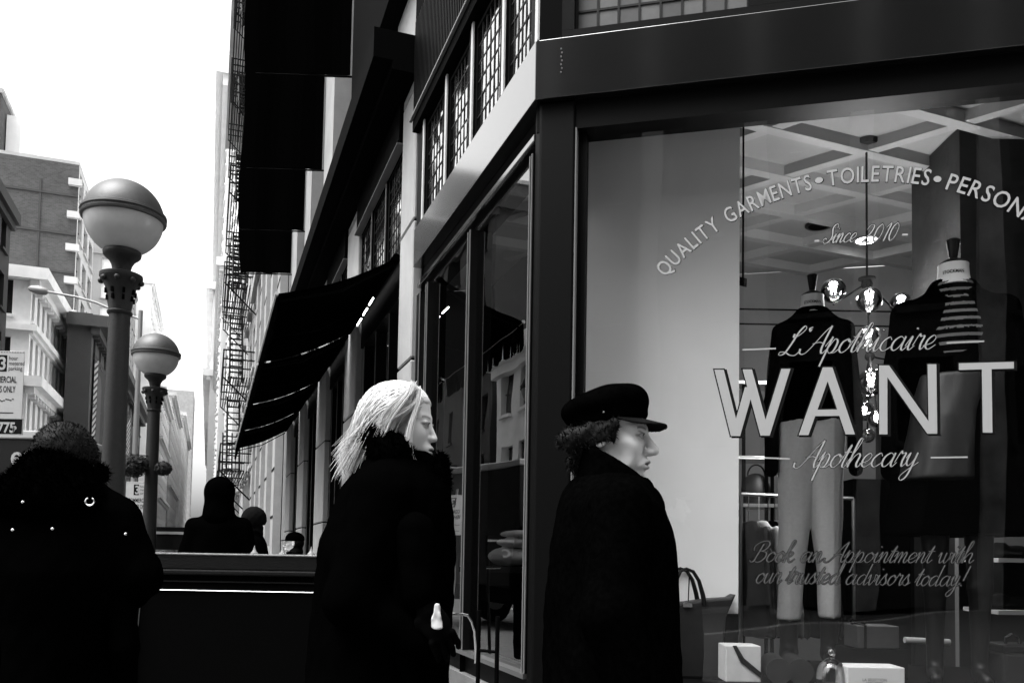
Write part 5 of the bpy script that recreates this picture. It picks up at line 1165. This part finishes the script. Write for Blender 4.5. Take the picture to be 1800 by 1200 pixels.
# dark stone pillar on the right
q = P(1690, 600, 4.9); q2 = P(1950, 600, 4.9)
o = MB().abox((q[0], 4.9, .1), (q2[0], 5.5, 3.82)).build('pillar', 'walldark'); tag(o, 'dark rough plaster pillar behind the right mannequin', 'pillar')
o = MB().abox((P(1528, 600, 6.2)[0], 6.0, .1), (P(1600, 600, 6.2)[0], 6.1, P(1560, 742, 6.0)[2])).build('dark_cabinet', 'leather'); tag(o, 'tall dark cabinet behind the chandelier', 'cabinet')
o = MB().abox((P(1500, 900, 5.6)[0], 5.6, .1), (P(1600, 900, 5.6)[0], 5.9, P(1560, 842, 5.6)[2])).build('dark_counter', 'black'); tag(o, 'black counter behind the right trouser leg', 'counter')
# shoe shelves at the right edge
def shoe(c, label, m_='leather_dk', yaw=0.2):
    def sh(x, y, z): return smax(smin(ell(x, y, z, (.06, 0, .028), (.085, .042, .035)), ell(x, y, z, (-.075, 0, .045), (.06, .036, .055)), .05), -z, .003)
    def sh2(x, y, z): return smax(sh(x, y, z), -ell(x, y, z, (-.075, 0, .095), (.05, .026, .05)), .006)
    V, Fq = surfnet(sh2, (-.15, -.06, -.01), (.16, .06, .12), .006); t = thing('shoe', label, 'shoe', c, 'shoes on the shelves'); npmesh('upper', xform(V, yaw, 0, np.array(c) + Z * .008), Fq, m_, t)
    def so(x, y, z): return np.maximum(np.minimum(ell(x, y, z * 0, (.06, 0, 0), (.09, .046, 1)), ell(x, y, z * 0, (-.075, 0, 0), (.064, .04, 1))), np.abs(z - .005) - .005)
    V, Fq = surfnet(so, (-.16, -.06, -.01), (.17, .06, .02), .005); npmesh('sole', xform(V, yaw, 0, c), Fq, 'black', t)
for k_, (py, lb) in enumerate(((986, 'upper white shelf with black shoes at the right edge'), (1078, 'middle white shelf with black shoes at the right edge'))):
    a = P(1755, py - 6, 4.5); z_ = a[2]
    t = thing('shoe_shelf', lb, 'shelf', (a[0] + .3, 4.6, z_ - .03), 'white shoe shelves'); MB().abox((a[0], 4.5, z_ - .022), (a[0] + .7, 4.85, z_)).build('board', 'white', t); MB().abox((a[0] - .02, 4.86, .1), (a[0] + .7, 4.9, z_ + .26)).build('back_panel', 'wallgrey', t)
    for j, (dx, nm_) in enumerate(((.08, 'left'), (.29, 'right'))): shoe((a[0] + dx + .04, 4.62, z_), '%s black shoe on the %s white shelf' % (nm_, ('upper', 'middle')[k_]), 'leather' if k_ and j else 'leather_dk', .25 + .3 * j)
q = P(1770, 1150, 3.75); t = thing('grey_handbag', 'grey handbag with black handles at the bottom right corner', 'bag', (q[0] + .05, 3.8, .722))
bevel(MB().abox((P(1765, 1150, 3.75)[0], 3.75, .722), (P(1850, 1150, 3.75)[0], 3.9, P(1765, 1146, 3.75)[2])).build('bag_body', 'leather', t), .015, 2)
bevel(MB().abox((P(1763, 1150, 3.75)[0], 3.745, P(1765, 1148, 3.75)[2]), (P(1852, 1150, 3.75)[0], 3.905, P(1765, 1132, 3.75)[2])).build('bag_flap', 'leather_dk', t), .01, 2)
MB().tube([P(1767, 1136, 3.8), P(1768, 1120, 3.8), P(1778, 1114, 3.8), P(1790, 1120, 3.8), P(1794, 1136, 3.8)], .007, 6).build('handle', 'leather_dk', t)
# low chrome bar on the floor display
o = MB().tube([P(1590, 1124, 4.3), P(1669, 1128, 4.3)], .016, 10).build('display_bar', 'cream', None, True); tag(o, 'short pale bar lying low between the gift box and the handbag', 'bar')
# folded clothes and rail behind the side glass
q = P(900, 970, 5.0)
def fold(x, y, z): return np.minimum(ell(x, y, z, (0, 0, .05), (.12, .1, .055)), np.minimum(ell(x, y, z, (.06, 0, .13), (.13, .1, .03)), ell(x, y, z, (.07, 0, .18), (.12, .09, .025)))) + .006 * wob(x, y, z, 40)
V, Fq = surfnet(fold, (-.2, -.15, -.02), (.25, .15, .23), .01); zz_ = P(890, 996, 5.0)[2]
tb_ = thing('side_table', 'dark table behind the side glass carrying folded clothes', 'table', (q[0], 5.0, .1)); MB().abox((q[0] - .3, 4.85, zz_ - .03), (q[0] + .25, 5.15, zz_)).build('table_top', 'leather_dk', tb_)
MB().tube([P(811, 998, 4.84), P(880, 998, 4.84)], .004, 6).build('edge_rail', 'chrome', tb_)
for dx in (-.27, .22):
    for yy in (4.88, 5.12): MB().abox((q[0] + dx - .015, yy - .015, .1), (q[0] + dx + .015, yy + .015, zz_ - .031)).build('leg', 'black', tb_)
t = thing('folded_clothes', 'pile of folded grey clothes behind the side glass', 'clothes', (q[0], 5.0, zz_)); npmesh('cloth_pile', xform(V, 0, 0, (q[0] - .02, 5.0, zz_ + .012)), Fq, 'cream', t)

# ================================================================== lettering on the glass
def GQ(px, py, p): a, z = on_front(px, py, p); return FR(a, z, p)
PD, PL = GP + .003, GP + .0048
def poly_letters(polys, name, light='letter', grow=2.2, sh=(3.5, 1.5)):
    L = MB(); D_ = MB()
    for ip, pl in enumerate(polys):
        L.add([GQ(x, y, PL + .0003 * ip) for x, y in pl], [tuple(range(len(pl)))])
        cx, cy = np.mean(pl, 0)
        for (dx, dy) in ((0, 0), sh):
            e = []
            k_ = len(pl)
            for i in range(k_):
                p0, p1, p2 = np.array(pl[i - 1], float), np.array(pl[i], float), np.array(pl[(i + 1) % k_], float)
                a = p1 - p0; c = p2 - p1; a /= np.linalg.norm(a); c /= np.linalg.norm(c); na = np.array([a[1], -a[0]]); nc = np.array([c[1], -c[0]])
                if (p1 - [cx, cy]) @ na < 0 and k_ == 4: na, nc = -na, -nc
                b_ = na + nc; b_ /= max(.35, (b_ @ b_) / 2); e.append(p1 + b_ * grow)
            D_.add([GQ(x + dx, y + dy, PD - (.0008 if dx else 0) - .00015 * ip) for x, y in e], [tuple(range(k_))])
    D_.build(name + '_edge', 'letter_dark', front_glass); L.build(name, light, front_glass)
def stroke(p0, p1, w0, w1=None):   # stroke with horizontal ends
    w1 = w1 or w0; return [(p0[0] - w0, p0[1]), (p0[0] + w0, p0[1]), (p1[0] + w1, p1[1]), (p1[0] - w1, p1[1])]
W1 = [stroke((1264, 649.5), (1293, 766), 8.3), stroke((1313.5, 648.8), (1345, 765.2), 8.3), stroke((1317.5, 680), (1293, 766), 8.0), stroke((1381.5, 648), (1345, 765.2), 8.0)]
A1 = [stroke((1455, 645.3), (1412.5, 764.3), 8.6), stroke((1455, 645.3), (1494.5, 763), 8.3), [(1430, 719.8), (1477, 719.2), (1480, 730.5), (1426, 731.2)]]
N1_ = [[(1545.2, 642), (1559.8, 642), (1560, 763), (1545.5, 763)], stroke((1554, 642), (1639, 762), 8.8), [(1630.5, 640), (1646, 639.8), (1647.6, 761.6), (1632.5, 761.8)]]
T1 = [[(1685.5, 638.2), (1782.3, 635.6), (1782.3, 647.5), (1685.5, 650.1)], [(1725.8, 647), (1743, 646.6), (1744.6, 760), (1727.5, 760)]]
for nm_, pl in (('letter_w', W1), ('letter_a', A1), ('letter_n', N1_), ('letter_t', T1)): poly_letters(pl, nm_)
# arched line
CH = {}
def char_mesh(c, bold=0.):
    if (c, bold) in CH: return CH[(c, bold)]
    cu = bpy.data.curves.new('c', 'FONT'); cu.body = c; cu.size = 1; cu.offset = bold; cu.resolution_u = 3; ob = bpy.data.objects.new('c', cu); COL.objects.link(ob)
    me = bpy.data.meshes.new_from_object(ob.evaluated_get(bpy.context.evaluated_depsgraph_get())); bpy.data.objects.remove(ob)
    v = np.array([q.co[:] for q in me.vertices]) if len(me.vertices) else np.zeros((0, 3)); f = [tuple(p.vertices) for p in me.polygons]; CH[(c, bold)] = (v, f); return v, f
pts = [on_front(x, y, GP) for x, y in ((1172, 488), (1300, 379), (1436, 333), (1541, 323), (1646, 329), (1800, 388))]
Am = np.array([[2 * x, 2 * z, 1] for x, z in pts]); sol = np.linalg.lstsq(Am, np.array([x * x + z * z for x, z in pts]), rcond=None)[0]; ccx, ccz = sol[:2]; RR = math.sqrt(sol[2] + ccx ** 2 + ccz ** 2)
ang = lambda px, py: math.atan2(on_front(px, py, GP)[1] - ccz, on_front(px, py, GP)[0] - ccx)
def arc_text(s, a0, a1, size):
    vs_ = [char_mesh(c) for c in s]; adv = [((v[:, 0].max() - v[:, 0].min()) if len(v) else .25) + .13 for v, f in vs_]; tot = sum(adv) - .13; arc = (a0 - a1) * RR; kx = arc / tot; x = 0
    for lay, (bd, m_, p) in enumerate(((.034, 'letter_dark', PD), (.009, 'letter', PL))):
        x = 0; b = MB()
        for c, (v0, f0), ad in zip(s, vs_, adv):
            if len(v0):
                v, f = char_mesh(c, bd); xm = v0[:, 0].min(); off = .012 if lay == 0 else 0
                X = (x + v[:, 0] - xm + off) * kx; Y = (v[:, 1] - off) * size
                an = a0 - (x + (ad - .13) / 2) * kx / RR; mid = (x + (ad - .13) / 2) * kx
                tx, tz = math.sin(an), -math.cos(an); nx, nz = math.cos(an), math.sin(an)
                b.add([FR(ccx + RR * nx + (xx - mid) * tx + yy * nx, ccz + RR * nz + (xx - mid) * tz + yy * nz, p) for xx, yy in zip(X, Y)], f)
            x += ad
        b.build('arched_lettering' if lay else 'arched_lettering_edge', m_, front_glass)
arc_text('QUALITY', ang(1174, 490), ang(1264, 397), .098); arc_text('GARMENTS', ang(1280, 391), ang(1428, 336), .098); arc_text('•', ang(1434, 330), ang(1448, 329), .098)
arc_text('TOILETRIES', ang(1456, 334), ang(1630, 330), .098); arc_text('•', ang(1637, 327), ang(1650, 329), .098); arc_text('PERSONAL', ang(1660, 336), ang(1830, 410), .098)
# script lettering: pen strokes
G = {
 'a': ([[(.75, .82), (.48, 1), (.16, .72), (.1, .25), (.33, 0), (.62, .3), (.8, 1)], [(.8, 1), (.74, .25), (.88, 0), (1.12, .3)]], 1.02), 'c': ([[(.68, .78), (.5, 1), (.17, .7), (.1, .25), (.38, 0), (.8, .3)]], .74),
 'd': ([[(.75, .82), (.48, 1), (.16, .72), (.1, .25), (.33, 0), (.62, .3), (.8, 1)], [(.9, 2.05), (.74, .25), (.88, 0), (1.12, .3)]], 1.02), 'e': ([[(-.05, .25), (.45, .45), (.62, .8), (.43, 1), (.15, .7), (.12, .22), (.38, 0), (.75, .3)]], .7),
 'h': ([[(-.05, .25), (.35, 1.3), (.5, 1.95), (.38, 2.1), (.26, 1.7), (.12, 0)], [(.14, .15), (.35, .75), (.6, 1), (.74, .8), (.68, .25), (.82, 0), (1.05, .3)]], .96), 'i': ([[(-.05, .3), (.22, 1), (.17, .25), (.3, 0), (.55, .3)], [(.36, 1.5), (.37, 1.54), (.38, 1.5)]], .48),
 'k': ([[(-.05, .25), (.35, 1.3), (.5, 1.95), (.38, 2.1), (.26, 1.7), (.12, 0)], [(.14, .3), (.4, .95), (.62, .88), (.5, .58), (.22, .52)], [(.3, .53), (.5, .08), (.68, 0), (.92, .3)]], .86),
 'm': ([[(-.05, .6), (.12, 1), (.16, .9), (.12, 0)], [(.14, .2), (.4, 1), (.53, .85), (.47, 0)], [(.49, .2), (.76, 1), (.9, .83), (.84, .22), (.97, 0), (1.2, .3)]], 1.12), 'n': ([[(-.05, .6), (.12, 1), (.16, .9), (.12, 0)], [(.14, .2), (.42, 1), (.57, .83), (.53, .22), (.66, 0), (.9, .3)]], .82),
 'o': ([[(.48, 1), (.17, .75), (.1, .25), (.36, 0), (.66, .32), (.66, .8), (.48, 1), (.6, .78), (.85, .8)]], .74), 'p': ([[(-.05, .5), (.22, 1.15), (.2, .9), (.04, -.95)], [(.14, .25), (.42, 1), (.66, .8), (.6, .2), (.36, 0), (.2, .2)], [(.4, 0), (.7, .05), (.92, .3)]], .84),
 'r': ([[(-.05, .3), (.16, 1.12), (.28, .95), (.52, .98), (.46, .4), (.55, 0), (.8, .3)]], .7), 's': ([[(-.05, .25), (.34, 1.1), (.38, .75), (.55, .35), (.38, 0), (.1, .12)], [(.4, 0), (.75, .3)]], .66), 't': ([[(-.05, .3), (.36, 1.65), (.2, .3), (.33, 0), (.58, .3)], [(.02, 1.12), (.56, 1.12)]], .5),
 'u': ([[(-.05, .6), (.14, 1), (.1, .3), (.28, 0), (.52, .35), (.66, 1)], [(.66, 1), (.6, .25), (.74, 0), (.98, .3)]], .9), 'v': ([[(-.05, .6), (.12, 1), (.2, .2), (.32, 0), (.58, .5), (.56, 1), (.8, .88)]], .7),
 'w': ([[(-.05, .6), (.12, 1), (.16, .2), (.3, 0), (.5, .4), (.56, 1), (.52, .2), (.68, 0), (.92, .5), (.9, 1), (1.12, .88)]], 1.02), 'y': ([[(-.05, .6), (.14, 1), (.1, .35), (.28, .05), (.52, .35), (.66, 1)], [(.66, 1), (.5, -.55), (.2, -1.0), (-.02, -.8), (.2, -.4), (.95, .3)]], .88),
 'A': ([[(-.35, .4), (-.3, .1), (-.05, 0), (.25, .3), (.85, 1.5), (1.2, 2.0)], [(1.2, 2.0), (1.08, .9), (1.05, .3), (1.18, 0), (1.4, .28)], [(.35, .72), (.75, .82), (1.15, .7)]], 1.3), 'B': ([[(.62, 1.75), (.45, .9), (.3, .12), (.1, 0), (-.05, .15)], [(.0, 1.1), (-.05, 1.5), (.3, 1.92), (.85, 2.05), (1.12, 1.7), (.9, 1.2), (.5, 1.05)], [(.55, 1.06), (1.05, .95), (1.15, .5), (.85, .05), (.5, 0), (.35, .2)]], 1.25),
 'L': ([[(.42, 1.5), (.45, 1.25), (.8, 1.45), (1.05, 1.85), (.9, 2.05), (.65, 1.6), (.42, .7), (.2, .1), (-.1, 0), (-.12, .2), (.2, .2), (.6, -.02), (.95, -.05), (1.2, .3)]], 1.15), 'S': ([[(1.1, 1.6), (1.05, 2.0), (.75, 2.0), (.58, 1.6), (.72, 1.1), (.82, .6), (.55, .08), (.15, .0), (-.08, .3), (.1, .55), (.28, .4)]], .95),
 '2': ([[(.12, 1.35), (.3, 1.8), (.68, 1.75), (.66, 1.2), (.3, .45), (.0, .02), (.25, .15), (.55, 0), (.85, .15)]], .95), '0': ([[(.5, 1.85), (.18, 1.4), (.12, .5), (.36, 0), (.7, .5), (.76, 1.4), (.5, 1.85)]], .9), '1': ([[(.12, 1.4), (.5, 1.85), (.42, 1.0), (.3, 0)]], .62), '!': ([[(.42, 2.0), (.25, .55)], [(.17, .05), (.18, .1), (.2, .05)]], .5),
 "'": ([[(.3, 1.95), (.14, 1.85), (.24, 1.65), (.3, 1.8), (.2, 1.7)]], .35), ' ': ([], .55)}
def catmull(p, n_=7):
    p = [np.array(q, float) for q in p]; P_ = [2 * p[0] - p[1]] + p + [2 * p[-1] - p[-2]]; out = []
    for i in range(1, len(P_) - 2):
        for k_ in range(n_):
            t_ = k_ / n_; a, b_, c, d_ = P_[i - 1:i + 3]; out.append(.5 * (2 * b_ + (c - a) * t_ + (2 * a - 5 * b_ + 4 * c - d_) * t_ ** 2 + (3 * b_ - a - 3 * c + d_) * t_ ** 3))
    out.append(p[-1]); return np.array(out)
def script(s, p0, p1, xh, thin, thick, mat_l, slant=.52, edge=True, name='script_lettering'):
    """s written along the picture line p0-p1 (baseline ends), xh = x-height, all in picture units on the glass plane"""
    tot = sum(G[c][1] for c in s); ux = (np.array(p1, float) - np.array(p0)) ; kx = np.linalg.norm(ux) / (tot * xh); ux = ux / np.linalg.norm(ux); uy = np.array([0, -1.0]); x = 0
    lay = ((1.3, 'letter_dark', PD), (0., mat_l, PL)) if edge else ((0., mat_l, PL),)
    B = [MB() for _ in lay]
    for c in s:
        for stq in G[c][0]:
            q = catmull(stq); q2 = np.stack([((x + q[:, 0]) * kx + q[:, 1] * slant * .75) * xh, q[:, 1] * xh], 1); d = np.gradient(q2, axis=0); L_ = np.linalg.norm(d, axis=1) + 1e-6; d /= L_[:, None]
            w_ = thin + (thick - thin) * np.clip(-d[:, 1], 0, 1) ** 1.5; n_ = np.stack([-d[:, 1], d[:, 0]], 1)
            if len(stq) == 3 and abs(stq[0][1] - stq[2][1]) < .01 and abs(stq[0][0] - stq[2][0]) < .05: w_[:] = thick * 1.1
            for (gr, m_, pp), b in zip(lay, B):
                e = q2.copy()
                if gr: e[0] -= d[0] * gr; e[-1] += d[-1] * gr
                l_, r_ = e + n_ * (w_ / 2 + gr)[:, None], e - n_ * (w_ / 2 + gr)[:, None]
                f = lambda v: GQ(*(np.array(p0) + ux * v[0] + uy * v[1]), pp)
                V_ = [f(v) for v in l_] + [f(v) for v in r_]; k_ = len(q2); b.add(V_, [(i, i + 1, k_ + i + 1, k_ + i) for i in range(k_ - 1)])
        x += G[c][1]
    for (gr, m_, pp), b in zip(lay, B): b.build(name + ('_edge' if gr else ''), m_, front_glass)
script("L'Apothicaire", (1372, 624), (1640, 613), 24, 1.1, 3.3, 'letter'); script('Apothecary', (1402, 822), (1610, 819), 24, 1.1, 3.2, 'letter')
script('Since', (1446, 428), (1502, 425), 16, 1.2, 2.6, 'letter'); script('2010', (1514, 427), (1574, 422), 16.5, 1.2, 2.6, 'letter')
script('Book an Appointment with', (1318, 987), (1708, 989), 18, 1.0, 2.2, 'letter_dim'); script('our trusted advisors today!', (1326, 1024), (1694, 1030), 18, 1.0, 2.2, 'letter_dim')
for x0, y0, x1, y1, w_, nm_ in ((1305, 614.5, 1364, 612.3, 1.3, 0), (1664, 602.5, 1730, 599.5, 1.3, 0), (1301, 802.5, 1388, 806, 1.3, 0), (1636, 803.8, 1701, 803, 1.3, 0), (1432, 423.5, 1440, 423, 1.6, 0), (1586, 412.5, 1596, 412, 1.6, 0)):
    b = MB(); b.add([GQ(x0, y0 - w_, PL), GQ(x1, y1 - w_, PL), GQ(x1, y1 + w_, PL), GQ(x0, y0 + w_, PL)], [(0, 1, 2, 3)]); b.build('lettering_rule', 'letter', front_glass)
